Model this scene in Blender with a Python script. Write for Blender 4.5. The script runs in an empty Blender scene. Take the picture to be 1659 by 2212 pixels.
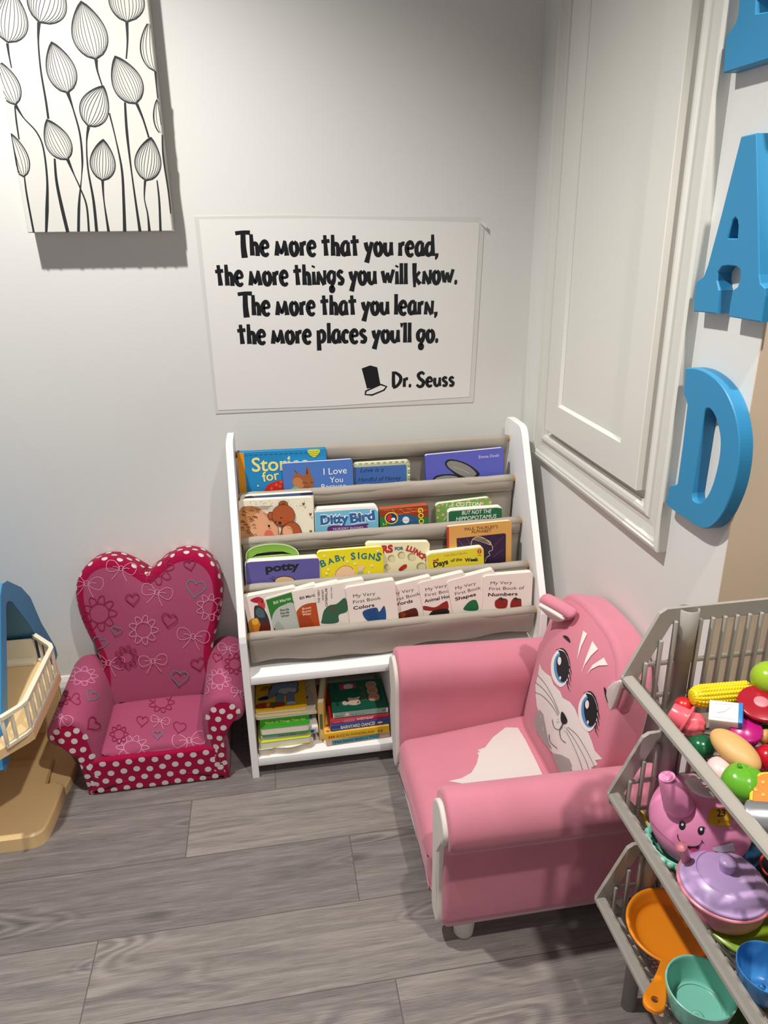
import bpy, bmesh, math, random
from mathutils import Vector as V, Matrix, geometry
from mathutils.bvhtree import BVHTree
SC = bpy.context.scene
COL = SC.collection
random.seed(7)
PI = math.pi

# ------------------------------------------------------------------ camera
IW, IH, FPX = 1659.0, 2212.0, 1567.41
PITCH, ROLL, YAW = math.radians(21.1721), math.radians(-0.98473), math.radians(8.96633)
CAMP = V((0, 0, 1.1))
FW = V((math.sin(YAW)*math.cos(PITCH), math.cos(YAW)*math.cos(PITCH), -math.sin(PITCH)))
_r = V((math.cos(YAW), -math.sin(YAW), 0)); _u = _r.cross(FW)
RT = (_r*math.cos(ROLL) + _u*math.sin(ROLL)).normalized(); UP = RT.cross(FW).normalized()
cam = bpy.data.cameras.new('camera'); cam.sensor_fit = 'AUTO'; cam.sensor_width = 36.0
cam.lens = FPX*36/IH; cam.clip_start = 0.02
camo = bpy.data.objects.new('camera', cam); COL.objects.link(camo)
camo.matrix_world = Matrix(((RT.x, UP.x, -FW.x, CAMP.x), (RT.y, UP.y, -FW.y, CAMP.y), (RT.z, UP.z, -FW.z, CAMP.z), (0, 0, 0, 1)))
SC.camera = camo

# ------------------------------------------------------------------ light, world, exposure
def lin(c):
    c /= 255.0
    return c/12.92 if c <= 0.04045 else ((c+0.055)/1.055)**2.4
def rgb(h):
    return (lin(int(h[0:2], 16)), lin(int(h[2:4], 16)), lin(int(h[4:6], 16)), 1)
W = bpy.data.worlds.new('room_bounce'); SC.world = W; W.use_nodes = True
bg = W.node_tree.nodes['Background']; bg.inputs[0].default_value = (0.98, 0.965, 1.0, 1); bg.inputs[1].default_value = 0.28
SC.view_settings.view_transform = 'Standard'; SC.view_settings.look = 'None'
SC.view_settings.exposure = 0.0; SC.view_settings.gamma = 1.0; SC.view_settings.use_curve_mapping = False
def downlight(name, loc, energy, size, color, spread=180):
    l = bpy.data.lights.new(name, 'AREA'); l.shape = 'DISK'; l.size = size; l.energy = energy; l.color = color
    l.spread = math.radians(spread)
    o = bpy.data.objects.new(name, l); COL.objects.link(o); o.location = loc
    return o
def spot(name, loc, energy, cone, blend, radius, color):
    l = bpy.data.lights.new(name, 'SPOT'); l.energy = energy; l.color = color; l.spot_size = math.radians(cone); l.spot_blend = blend; l.shadow_soft_size = radius
    o = bpy.data.objects.new(name, l); COL.objects.link(o); o.location = loc
    return o
spot('recessed_or_fill_spot', (-0.46, 0.84, 2.25), 128.0, 116, 0.65, 0.03, (1.0, 0.985, 0.955))
spot('recessed_or_fill_spot', (0.45, 0.12, 2.25), 86.0, 94, 0.35, 0.03, (1.0, 0.955, 0.89))
spot('recessed_or_fill_spot', (0.10, -1.50, 2.25), 30.0, 130, 0.6, 0.05, (1.0, 0.95, 0.88))  # weak broad fill added behind the camera, no ceiling fitting known there

# ------------------------------------------------------------------ pixel rays of the measured photograph
def ray(x, y):
    return (RT*((x-IW/2)/FPX) - UP*((y-IH/2)/FPX) + FW)
def at(x, y, ax, v):
    d = ray(x, y); t = (v-CAMP[ax])/d[ax]
    return CAMP + d*t
def onplane(x, y, P, N):
    d = ray(x, y); t = (P-CAMP).dot(N)/d.dot(N)
    return CAMP + d*t

# ------------------------------------------------------------------ materials
MATS = {}
def mat(name, h, rough=0.5, spec=0.5, coat=0.0, sheen=0.0, bump=None, alpha=1.0, metal=0.0, vary=None, sss=0.0):
    if name in MATS: return MATS[name]
    m = bpy.data.materials.new(name); m.use_nodes = True; MATS[name] = m
    nt = m.node_tree; b = nt.nodes['Principled BSDF']
    col = rgb(h) if isinstance(h, str) else (*h, 1)
    b.inputs['Base Color'].default_value = col
    b.inputs['Roughness'].default_value = rough; b.inputs['Specular IOR Level'].default_value = spec
    b.inputs['Coat Weight'].default_value = coat; b.inputs['Metallic'].default_value = metal
    b.inputs['Sheen Weight'].default_value = sheen; b.inputs['Sheen Roughness'].default_value = 0.4
    b.inputs['Alpha'].default_value = alpha
    tc = nt.nodes.new('ShaderNodeTexCoord')
    if bump:
        sc, st, dist = bump
        n = nt.nodes.new('ShaderNodeTexNoise'); n.inputs['Scale'].default_value = sc; n.inputs['Detail'].default_value = 4
        nt.links.new(tc.outputs['Object'], n.inputs['Vector'])
        bp = nt.nodes.new('ShaderNodeBump'); bp.inputs['Strength'].default_value = st; bp.inputs['Distance'].default_value = dist
        nt.links.new(n.outputs['Fac'], bp.inputs['Height']); nt.links.new(bp.outputs['Normal'], b.inputs['Normal'])
    if vary:
        sc, amt = vary
        n = nt.nodes.new('ShaderNodeTexNoise'); n.inputs['Scale'].default_value = sc; n.inputs['Detail'].default_value = 5
        nt.links.new(tc.outputs['Object'], n.inputs['Vector'])
        hsv = nt.nodes.new('ShaderNodeHueSaturation'); hsv.inputs['Color'].default_value = col
        mr = nt.nodes.new('ShaderNodeMapRange'); mr.inputs[1].default_value = 0.3; mr.inputs[2].default_value = 0.7
        mr.inputs[3].default_value = 1-amt; mr.inputs[4].default_value = 1+amt
        nt.links.new(n.outputs['Fac'], mr.inputs[0]); nt.links.new(mr.outputs[0], hsv.inputs['Value'])
        nt.links.new(hsv.outputs['Color'], b.inputs['Base Color'])
    return m
def ink(h, rough=0.45): return mat('print_'+h, h, rough)

# ------------------------------------------------------------------ object helpers
def tag(o, label=None, cat=None, group=None, kind=None):
    if label: o['label'] = label
    if cat: o['category'] = cat
    if group: o['group'] = group
    if kind: o['kind'] = kind
    return o
def thing(name, label, cat, loc=(0, 0, 0), group=None, mw=None):
    o = bpy.data.objects.new(name, None); COL.objects.link(o)
    o.empty_display_size = 0.02
    o.matrix_world = mw if mw is not None else Matrix.Translation(V(loc))
    return tag(o, label, cat, group)

def wmat(o):
    w = o.matrix_basis.copy()
    while o.parent is not None:
        o = o.parent; w = o.matrix_basis @ w
    return w
def smooth_closed(pts, n=4):
    """Catmull-Rom through closed 2D points"""
    out = []; L = len(pts)
    for i in range(L):
        p0, p1, p2, p3 = (V((*pts[(i+k) % L], 0)) for k in (-1, 0, 1, 2))
        for j in range(n):
            t = j/n
            q = 0.5*((2*p1)+(p2-p0)*t+(2*p0-5*p1+4*p2-p3)*t*t+(3*p1-p0-3*p2+p3)*t**3)
            out.append((q.x, q.y))
    return out
def smooth_open(pts, n=5):
    out = []; L = len(pts)
    dim = len(pts[0])
    for i in range(L-1):
        p = [pts[max(0, min(L-1, i+k))] for k in (-1, 0, 1, 2)]
        for j in range(n):
            t = j/n
            out.append(tuple(0.5*((2*p[1][d])+(p[2][d]-p[0][d])*t+(2*p[0][d]-5*p[1][d]+4*p[2][d]-p[3][d])*t*t+(3*p[1][d]-p[0][d]-3*p[2][d]+p[3][d])*t**3) for d in range(dim)))
    out.append(tuple(pts[-1]))
    return out
def resample(p, s):
    o = []
    for i in range(len(p)):
        a, b = p[i], p[(i+1) % len(p)]; k = max(1, round(math.hypot(b[0]-a[0], b[1]-a[1])/s))
        o += [(a[0]+(b[0]-a[0])*j/k, a[1]+(b[1]-a[1])*j/k) for j in range(k)]
    return o
def circle(cx, cy, rx, ry=None, n=24, rot=0, a0=0, a1=2*PI):
    ry = rx if ry is None else ry
    c, s = math.cos(rot), math.sin(rot); o = []
    full = abs(a1-a0-2*PI) < 1e-6
    for i in range(n if full else n+1):
        a = a0+(a1-a0)*i/n
        x, y = rx*math.cos(a), ry*math.sin(a)
        o.append((cx+x*c-y*s, cy+x*s+y*c))
    return o
def rrect(x0, y0, x1, y1, r, n=4):
    o = []
    for (cx, cy, a) in ((x1-r, y0+r, -PI/2), (x1-r, y1-r, 0), (x0+r, y1-r, PI/2), (x0+r, y0+r, PI)):
        for i in range(n+1):
            b = a+PI/2*i/n
            o.append((cx+r*math.cos(b), cy+r*math.sin(b)))
    return o
def area2(p):
    return sum(p[i][0]*p[(i+1) % len(p)][1]-p[(i+1) % len(p)][0]*p[i][1] for i in range(len(p)))/2
def fillpoly(loops, step=None):
    """triangulate a 2D polygon (with holes); optional interior grid. returns verts, tris"""
    vs = []; es = []
    if len(loops) > 1 and not step:
        t = geometry.tessellate_polygon([[V((p[0], p[1], 0)) for p in lp] for lp in loops])
        fl = [tuple(p[:2]) for lp in loops for p in lp]
        return fl, [tuple(f) if area2([fl[i] for i in f]) > 0 else tuple(f)[::-1] for f in t]
    for lp in loops:
        if step:
            q = []
            for i in range(len(lp)):
                a = V(lp[i]).to_2d(); b = V(lp[(i+1) % len(lp)]).to_2d(); k = max(1, int((b-a).length/step))
                for j in range(k): q.append(a.lerp(b, j/k))
            lp = q
        s = len(vs)
        vs += [V((p[0], p[1])) for p in lp]
        es += [(s+i, s+(i+1) % len(lp)) for i in range(len(lp))]
    if step:
        xs = [v.x for v in vs]; ys = [v.y for v in vs]
        nx = int((max(xs)-min(xs))/step)+1; ny = int((max(ys)-min(ys))/step)+1
        for i in range(nx+1):
            for j in range(ny+1):
                vs.append(V((min(xs)+(i+.37)*step, min(ys)+(j+.41)*step)))
    r = geometry.delaunay_2d_cdt(vs, es, [], 1, 1e-7)
    return [(v.x, v.y) for v in r[0]], [tuple(f) for f in r[2]]
def ribbon(pts, w, closed=False):
    """2D strip along a polyline; w is a width or a list of widths. returns verts, quads"""
    n = len(pts); vs = []
    ws = w if isinstance(w, (list, tuple)) else [w]*n
    for i in range(n):
        a = pts[i-1] if (i > 0 or closed) else pts[i]
        b = pts[(i+1) % n] if (i < n-1 or closed) else pts[i]
        dx, dy = b[0]-a[0], b[1]-a[1]; l = math.hypot(dx, dy) or 1
        nx, ny = -dy/l*ws[i]/2, dx/l*ws[i]/2
        vs += [(pts[i][0]+nx, pts[i][1]+ny), (pts[i][0]-nx, pts[i][1]-ny)]
    fs = [(2*i+1, 2*((i+1) % n)+1, 2*((i+1) % n), 2*i) for i in range(n if closed else n-1)]
    return vs, fs
_tc = {}
def textmesh(body, bold=0.0, shear=0.0):
    k = (body, bold, shear)
    if k not in _tc:
        cu = bpy.data.curves.new('glyphs', 'FONT'); cu.body = body; cu.size = 1; cu.offset = bold; cu.shear = shear; cu.resolution_u = 3
        o = bpy.data.objects.new('glyphs', cu); COL.objects.link(o)
        dg = bpy.context.evaluated_depsgraph_get(); dg.update()
        me = bpy.data.meshes.new_from_object(o.evaluated_get(dg))
        vs = [(v.co.x, v.co.y) for v in me.vertices]; fs = [tuple(p.vertices) for p in me.polygons]
        bpy.data.objects.remove(o); bpy.data.curves.remove(cu); bpy.data.meshes.remove(me)
        x0 = min(v[0] for v in vs); x1 = max(v[0] for v in vs)
        _tc[k] = ([(x-x0, y) for x, y in vs], fs, x1-x0)
    return _tc[k]

class M:
    """collects shapes and links them as ONE mesh object"""
    def __init__(s): s.v = []; s.f = []; s.mi = []; s.sm = []; s.mats = []; s.lay = 0; s.bv = None
    def mid(s, m):
        if m not in s.mats: s.mats.append(m)
        return s.mats.index(m)
    def add(s, vs, fs, m, smooth=False, xf=None):
        k = len(s.v); i = s.mid(m)
        s.v += [V(p) if xf is None else xf @ V(p) for p in vs]
        for f in fs: s.f.append(tuple(a+k for a in f)); s.mi.append(i); s.sm.append(smooth)
        return s
    def box(s, c, d, m, r=0.0, xf=None, seg=2, smooth=None):
        bm = bmesh.new(); bmesh.ops.create_cube(bm, size=1)
        bmesh.ops.scale(bm, vec=d, verts=bm.verts)
        if r > 0: bmesh.ops.bevel(bm, geom=bm.edges[:], offset=r, segments=seg, profile=.5, affect='EDGES')
        bmesh.ops.translate(bm, vec=c, verts=bm.verts)
        bm.verts.index_update()
        s.add([v.co.copy() for v in bm.verts], [[v.index for v in f.verts] for f in bm.faces], m, (r > 0) if smooth is None else smooth, xf); bm.free()
        return s
    def lathe(s, prof, m, n=32, xf=None, smooth=True, a0=0, a1=2*PI):
        full = abs(a1-a0-2*PI) < 1e-6; k = n if full else n+1
        vs = []; fs = []
        for r, z in prof:
            for i in range(k):
                a = a0+(a1-a0)*i/n; vs.append((r*math.cos(a), r*math.sin(a), z))
        for j in range(len(prof)-1):
            for i in range(n):
                i2 = (i+1) % k
                fs.append((j*k+i, j*k+i2, (j+1)*k+i2, (j+1)*k+i))
        return s.add(vs, fs, m, smooth, xf)
    def tube(s, path, r, m, n=10, closed=False, xf=None, cap=True, flat=None):
        P = [V(p) for p in path]; L = len(P); rs = r if isinstance(r, (list, tuple)) else [r]*L
        vs = []; fs = []; up = None
        for i in range(L):
            a = P[i-1] if (i > 0 or closed) else P[i]; b = P[(i+1) % L] if (i < L-1 or closed) else P[i]
            t = (b-a).normalized()
            if up is None:
                up = t.orthogonal().normalized() if flat is None else (V(flat)-t*t.dot(V(flat))).normalized()
            else: up = (up-t*t.dot(up)).normalized()
            sd = t.cross(up)
            for j in range(n):
                q = 2*PI*j/n; vs.append(P[i]+(up*math.cos(q)+sd*math.sin(q))*rs[i])
        for i in range(L if closed else L-1):
            i2 = (i+1) % L
            for j in range(n):
                j2 = (j+1) % n; fs.append((i*n+j, i*n+j2, i2*n+j2, i2*n+j))
        if cap and not closed:
            fs.append(tuple(range(n))[::-1]); fs.append(tuple((L-1)*n+j for j in range(n)))
        return s.add(vs, fs, m, True, xf)
    def bar(s, path, w, h, m, up=(0, 0, 1), closed=False, xf=None):
        """rectangular section along a path"""
        P = [V(p) for p in path]; L = len(P); U = V(up); vs = []; fs = []
        for i in range(L):
            a = P[i-1] if (i > 0 or closed) else P[i]; b = P[(i+1) % L] if (i < L-1 or closed) else P[i]
            t = (b-a).normalized(); u = (U-t*t.dot(U)).normalized(); sd = t.cross(u)
            k = 1.0
            if (0 < i < L-1) or closed:
                t1 = (P[i]-a).normalized(); k = 1/max(.5, t1.dot(t))
            for (x, y) in ((-1, -1), (1, -1), (1, 1), (-1, 1)): vs.append(P[i]+sd*(x*w/2*k)+u*(y*h/2*k))
        for i in range(L if closed else L-1):
            i2 = (i+1) % L
            for j in range(4):
                j2 = (j+1) % 4; fs.append((i*4+j, i*4+j2, i2*4+j2, i2*4+j))
        if not closed: fs.append((3, 2, 1, 0)); fs.append(tuple((L-1)*4+j for j in range(4)))
        return s.add(vs, fs, m, False, xf)
    def ell(s, c, r, m, xf=None, n=24, k=14, fn=None):
        vs = []; fs = []
        for j in range(k+1):
            th = PI*j/k
            for i in range(n):
                ph = 2*PI*i/n
                d = V((math.sin(th)*math.cos(ph), math.sin(th)*math.sin(ph), math.cos(th)))
                q = fn(d) if fn else 1
                vs.append((c[0]+d.x*r[0]*q, c[1]+d.y*r[1]*q, c[2]+d.z*r[2]*q))
        for j in range(k):
            for i in range(n):
                i2 = (i+1) % n; fs.append((j*n+i, (j+1)*n+i, (j+1)*n+i2, j*n+i2))
        return s.add(vs, fs, m, True, xf)
    def prism(s, loops, t, m, fr, bev=0.0, side=None, smooth=False):
        """extrude a 2D polygon with holes; fr = (origin, ux, uy, n): front face at origin, body goes to -n*t"""
        O, X, Y, N = fr; side = side or m
        def P(p, d): return O+X*p[0]+Y*p[1]+N*d
        if bev:
            loops_in = [inset(lp, bev if (i == 0) == (area2(lp) > 0) else -bev) for i, lp in enumerate(loops)]
        else: loops_in = loops
        vs, fs = fillpoly(loops_in)
        flip = X.cross(Y).dot(N) < 0
        s.add([P(p, 0) for p in vs], [f[::-1] if flip else f for f in fs], m)
        s.add([P(p, -t) for p in fillpoly(loops)[0]], [f if flip else f[::-1] for f in fillpoly(loops)[1]], side)
        for lp, li in zip(loops, loops_in):
            n = len(lp); rings = ([[P(p, 0) for p in li], [P(p, -bev) for p in lp]] if bev else [[P(p, 0) for p in lp]])+[[P(p, -t) for p in lp]]
            for a, b in zip(rings[:-1], rings[1:]):
                s.add(a+b, [(i, (i+1) % n, n+(i+1) % n, n+i) for i in range(n)], side, smooth)
        return s
    def pillow(s, prof, x0, x1, rr, m, fr, m_front=None, dome=0.0, seg=4, rings=6, xform=None, back_dome=0.0):
        """profile (2D, closed, ccw) swept from depth x0 (front) to x1 with rounded ends and domed caps. fr=(O,X,Y,D)"""
        O, X, Y, D = fr; n = len(prof); m_front = m_front or m
        cx = sum(p[0] for p in prof)/n; cy = sum(p[1] for p in prof)/n
        lay = []
        for k in range(seg+1):
            a = PI/2*k/seg; lay.append((rr*(1-math.sin(a)), x0+rr*(1-math.cos(a))))
        mids = 5
        for k in range(1, mids): lay.append((0, x0+rr+(x1-x0-2*rr)*k/mids))
        for k in range(seg+1):
            a = PI/2*(1-k/seg); lay.append((rr*(1-math.sin(a)), x1-rr*(1-math.cos(a))))
        def P(p, d):
            q = O+X*p[0]+Y*p[1]+D*d
            return xform(q) if xform else q
        vs = []
        for ins, d in lay: vs += [P(p, d) for p in inset(prof, ins)]
        fs = [(j*n+i, (j+1)*n+i, (j+1)*n+(i+1) % n, j*n+(i+1) % n) for j in range(len(lay)-1) for i in range(n)]
        flip = X.cross(Y).dot(D) > 0
        s.add(vs, [f if flip else f[::-1] for f in fs], m, True)
        for (base, d, dm, mm, fl) in ((inset(prof, rr), x0, -dome, m_front, flip), (inset(prof, rr), x1, back_dome, m, not flip)):
            vs = []
            for k in range(rings):
                q = 1-k/rings
                vs += [P((cx+(p[0]-cx)*q, cy+(p[1]-cy)*q), d+dm*(1-q*q)) for p in base]
            vs.append(P((cx, cy), d+dm))
            fs = [(k*n+i, k*n+(i+1) % n, (k+1)*n+(i+1) % n, (k+1)*n+i) for k in range(rings-1) for i in range(n)]
            fs += [((rings-1)*n+i, (rings-1)*n+(i+1) % n, rings*n) for i in range(n)]
            s.add(vs, [f[::-1] if not fl else f for f in fs], mm, True)
        return s
    # ---- flat printed shapes on a frame (O, X, Y, N)
    def flat(s, vs, fs, m, fr, eps=0.00012):
        s.lay += eps; O, X, Y, N = fr; e = 0.0001+s.lay
        flip = X.cross(Y).dot(N) < 0
        fs2 = []
        for f in fs:
            a = area2([vs[i] for i in f])
            fs2.append(f if (a > 0) != flip else f[::-1])
        return s.add([O+X*p[0]+Y*p[1]+N*e for p in vs], fs2, m)
    # ---- printed shapes draped on the curved surface, given as pixels of the photograph
    def freeze(s): s.bv = BVHTree.FromPolygons([tuple(v) for v in s.v], s.f); return s
    def drape(s, vs, fs, m, eps=0.0004, maxd=9.0):
        s.lay += 0.00004; out = []; bad = set()
        for i, p in enumerate(vs):
            d = ray(*p).normalized(); h = s.bv.ray_cast(CAMP, d)
            if h[0] is None: out.append(V((0, 0, 0))); bad.add(i)
            else:
                nn = h[1] if h[1].dot(d) < 0 else -h[1]
                out.append(h[0]+nn*(eps+s.lay))
        ok = []
        for f in fs:
            if any(i in bad for i in f): continue
            c = [out[i] for i in f]; px = max((c[i]-c[i-1]).length for i in range(len(c)))
            pp = max(math.hypot(vs[f[i]][0]-vs[f[i-1]][0], vs[f[i]][1]-vs[f[i-1]][1]) for i in range(len(f)))
            if px > 0.0045*max(pp, 1.5): continue
            nn = (c[1]-c[0]).cross(c[2]-c[0])
            ok.append(f if nn.dot(CAMP-c[0]) > 0 else f[::-1])
        return s.add(out, ok, m, True)
    def dpoly(s, lp, m, step=6): return s.drape(*fillpoly([lp], step), m)
    def dline(s, pts, w, m, closed=False, n=4):
        q = smooth_closed(pts, n) if closed else smooth_open(pts, n)
        if isinstance(w, (list, tuple)): w = [w[min(len(w)-1, int(i*len(w)/len(q)))] for i in range(len(q))]
        return s.drape(*ribbon(q, w, closed), m)
    def disc(s, P, N, r, m, eps=0.0005):
        N = N.normalized(); a = N.orthogonal().normalized(); b = N.cross(a); vs = []; pass
        for (q, k) in ((0, 1), (.55, 10), (1, 18)):
            for i in range(k):
                t = 2*PI*i/k; p = P+(a*math.cos(t)+b*math.sin(t))*(r*q)
                h = s.bv.find_nearest(p)
                nn = h[1] if h[1].dot(N) > 0 else -h[1]
                vs.append(h[0]+nn*eps)
        fs = [(0, 1+i, 1+(i+1) % 10) for i in range(10)]
        k1, k2 = 10, 18
        import itertools
        i = j = 0
        while i < k1 or j < k2:
            if j >= k2 or (i < k1 and (i+1)/k1 <= (j+1)/k2): fs.append((1+i % k1, 11+j % k2, 1+(i+1) % k1)); i += 1
            else: fs.append((1+i % k1, 11+j % k2, 11+(j+1) % k2)); j += 1
        return s.add(vs, fs, m, True)
    def build(s, name, parent=None, label=None, local=True, kind=None):
        me = bpy.data.meshes.new(name)
        vs = s.v
        if parent is not None and not local:
            inv = wmat(parent).inverted(); vs = [inv @ v for v in vs]
        me.from_pydata([tuple(v) for v in vs], [], s.f)
        for m in s.mats: me.materials.append(m)
        me.polygons.foreach_set('material_index', s.mi); me.polygons.foreach_set('use_smooth', s.sm)
        me.validate(); me.update()
        o = bpy.data.objects.new(name, me); COL.objects.link(o)
        if parent is not None: o.parent = parent
        if label: o['label'] = label
        if kind: o['kind'] = kind
        return o
def inset(lp, d):
    if abs(d) < 1e-9: return list(lp)
    n = len(lp); sg = 1 if area2(lp) > 0 else -1; out = []
    for i in range(n):
        a, b, c = lp[i-1], lp[i], lp[(i+1) % n]
        e1 = (b[0]-a[0], b[1]-a[1]); e2 = (c[0]-b[0], c[1]-b[1])
        l1 = math.hypot(*e1) or 1; l2 = math.hypot(*e2) or 1
        n1 = (-e1[1]/l1*sg, e1[0]/l1*sg); n2 = (-e2[1]/l2*sg, e2[0]/l2*sg)
        k = 1+n1[0]*n2[0]+n1[1]*n2[1]
        k = max(k, 0.5)
        out.append((b[0]+(n1[0]+n2[0])/k*d, b[1]+(n1[1]+n2[1])/k*d))
    return out
def tri(*a): return list(a)
def XF(loc, rx=0, ry=0, rz=0, s=1):
    return Matrix.Translation(V(loc)) @ Matrix.Rotation(rz, 4, 'Z') @ Matrix.Rotation(ry, 4, 'Y') @ Matrix.Rotation(rx, 4, 'X') @ Matrix.Scale(s, 4)
EX, EY, EZ = V((1, 0, 0)), V((0, 1, 0)), V((0, 0, 1)); O0 = V((0, 0, 0))

# ================================================================== SETTING
YW, XW, YC = 1.6016, 0.5896, 0.8035      # back wall, right wall, outer corner of the right wall
wallp = mat('white_wall_paint', 'E0DFDA', 0.6, 0.3, bump=(260, 0.06, 0.001), vary=(1.3, 0.02))
trimp = mat('white_trim_paint', 'D6D4CC', 0.38, 0.5, bump=(90, 0.03, 0.001))
tanp = mat('tan_wall_paint', 'E4CEB2', 0.6, 0.3, bump=(260, 0.06, 0.001))
ceilp = mat('ceiling_paint', 'E4E2DE', 0.8)
def plankmat():
    m = bpy.data.materials.new('grey_oak_planks'); m.use_nodes = True; nt = m.node_tree; N = nt.nodes; Lk = nt.links
    b = N['Principled BSDF']; tc = N.new('ShaderNodeTexCoord')
    sep = N.new('ShaderNodeSeparateXYZ'); Lk.new(tc.outputs['Object'], sep.inputs[0])
    def math_(op, a, bb=None, c=None):
        n = N.new('ShaderNodeMath'); n.operation = op
        for i, x in enumerate((a, bb, c)):
            if x is None: continue
            if isinstance(x, (int, float)): n.inputs[i].default_value = x
            else: Lk.new(x, n.inputs[i])
        return n.outputs[0]
    PW, PL = 0.1515, 1.22
    yy = math_('SUBTRACT', sep.outputs[1], 0.9425 - PW*40)
    row = math_('FLOOR', math_('DIVIDE', yy, PW))
    fy = math_('FRACT', math_('DIVIDE', yy, PW))
    # row offset, fitted on the joints seen in the photo (rows 39..42)
    wn = N.new('ShaderNodeTexWhiteNoise'); wn.noise_dimensions = '1D'; Lk.new(row, wn.inputs['W'])
    off = wn.outputs['Value']
    for rr, xo in ((39, -0.348), (40, 0.093), (41, -0.219), (42, -0.046)):
        cmp_ = math_('COMPARE', row, float(rr), 0.1)
        o2 = (xo/PL) % 1.0
        mx = N.new('ShaderNodeMix'); mx.data_type = 'FLOAT'; Lk.new(cmp_, mx.inputs[0]); Lk.new(off, mx.inputs[2]); mx.inputs[3].default_value = o2
        off = mx.outputs[0]
    xx = math_('SUBTRACT', math_('DIVIDE', sep.outputs[0], PL), off)
    col = math_('FLOOR', xx); fx = math_('FRACT', xx)
    def edge(fv, size, w):
        a = math_('MINIMUM', fv, math_('SUBTRACT', 1.0, fv))
        return math_('LESS_THAN', math_('MULTIPLY', a, size), w)
    seam = math_('MAXIMUM', edge(fy, PW, 0.0009), edge(fx, PL, 0.0009))
    cid = N.new('ShaderNodeCombineXYZ'); Lk.new(row, cid.inputs[0]); Lk.new(col, cid.inputs[1])
    w2 = N.new('ShaderNodeTexWhiteNoise'); w2.noise_dimensions = '3D'; Lk.new(cid.outputs[0], w2.inputs['Vector'])
    # grain: stretched noise, shifted per plank
    gv = N.new('ShaderNodeCombineXYZ')
    Lk.new(math_('ADD', math_('MULTIPLY', sep.outputs[0], 1.6), math_('MULTIPLY', w2.outputs['Value'], 37.0)), gv.inputs[0])
    Lk.new(math_('MULTIPLY', sep.outputs[1], 26.0), gv.inputs[1])
    g1 = N.new('ShaderNodeTexNoise'); g1.inputs['Scale'].default_value = 2.2; g1.inputs['Detail'].default_value = 7; g1.inputs['Roughness'].default_value = .62; g1.inputs['Distortion'].default_value = 0.9
    Lk.new(gv.outputs[0], g1.inputs['Vector'])
    gv2 = N.new('ShaderNodeCombineXYZ')
    Lk.new(math_('ADD', math_('MULTIPLY', sep.outputs[0], 7.0), math_('MULTIPLY', w2.outputs['Value'], 91.0)), gv2.inputs[0])
    Lk.new(math_('MULTIPLY', sep.outputs[1], 230.0), gv2.inputs[1])
    g2 = N.new('ShaderNodeTexNoise'); g2.inputs['Scale'].default_value = 2.5; g2.inputs['Detail'].default_value = 3
    Lk.new(gv2.outputs[0], g2.inputs['Vector'])
    # cathedral figure: contour rings of a low-frequency field
    gv3 = N.new('ShaderNodeCombineXYZ')
    Lk.new(math_('ADD', math_('MULTIPLY', sep.outputs[0], 1.5), math_('MULTIPLY', w2.outputs['Value'], 53.0)), gv3.inputs[0])
    Lk.new(math_('MULTIPLY', sep.outputs[1], 7.0), gv3.inputs[1])
    g3 = N.new('ShaderNodeTexNoise'); g3.inputs['Scale'].default_value = 1.5; g3.inputs['Detail'].default_value = 1.5
    Lk.new(gv3.outputs[0], g3.inputs['Vector'])
    rings = math_('SINE', math_('MULTIPLY', g3.outputs['Fac'], 110.0))
    ringm = N.new('ShaderNodeMapRange'); ringm.inputs[1].default_value = .52; ringm.inputs[2].default_value = .64
    Lk.new(g3.outputs['Fac'], ringm.inputs[0])
    rg = math_('MULTIPLY', math_('MULTIPLY', rings, ringm.outputs[0]), 0.10)
    # fine pale pores and a few knots
    gv5 = N.new('ShaderNodeCombineXYZ')
    Lk.new(math_('ADD', math_('MULTIPLY', sep.outputs[0], 20.0), math_('MULTIPLY', w2.outputs['Value'], 17.0)), gv5.inputs[0])
    Lk.new(math_('MULTIPLY', sep.outputs[1], 520.0), gv5.inputs[1])
    g5 = N.new('ShaderNodeTexNoise'); g5.inputs['Scale'].default_value = 1.6; g5.inputs['Detail'].default_value = 2
    Lk.new(gv5.outputs[0], g5.inputs['Vector'])
    kv = N.new('ShaderNodeCombineXYZ'); Lk.new(math_('ADD', math_('MULTIPLY', sep.outputs[0], 2.2), math_('MULTIPLY', w2.outputs['Value'], 7.0)), kv.inputs[0]); Lk.new(math_('MULTIPLY', sep.outputs[1], 6.0), kv.inputs[1])
    vk = N.new('ShaderNodeTexVoronoi'); vk.inputs['Scale'].default_value = 1.0; Lk.new(kv.outputs[0], vk.inputs['Vector'])
    km = N.new('ShaderNodeMapRange'); km.inputs[1].default_value = .02; km.inputs[2].default_value = .09; km.inputs[3].default_value = -.22; km.inputs[4].default_value = 0
    Lk.new(vk.outputs['Distance'], km.inputs[0])
    f = math_('ADD', math_('ADD', math_('MULTIPLY', g1.outputs['Fac'], 0.55), math_('MULTIPLY', g2.outputs['Fac'], 0.42)), rg)
    f = math_('ADD', math_('ADD', f, math_('MULTIPLY', g5.outputs['Fac'], 0.26)), km.outputs[0])
    f = math_('ADD', f, math_('MULTIPLY', math_('SUBTRACT', w2.outputs['Value'], .5), 0.16))
    cr = N.new('ShaderNodeValToRGB'); e = cr.color_ramp.elements
    e[0].position = .33; e[0].color = rgb('544F4D'); e[1].position = .82; e[1].color = rgb('989089')
    x = cr.color_ramp.elements.new(.58); x.color = rgb('77706D')
    Lk.new(f, cr.inputs[0])
    mx = N.new('ShaderNodeMix'); mx.data_type = 'RGBA'; Lk.new(seam, mx.inputs[0]); Lk.new(cr.outputs[0], mx.inputs[6]); mx.inputs[7].default_value = rgb('5A5450')
    Lk.new(mx.outputs[2], b.inputs['Base Color'])
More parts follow.
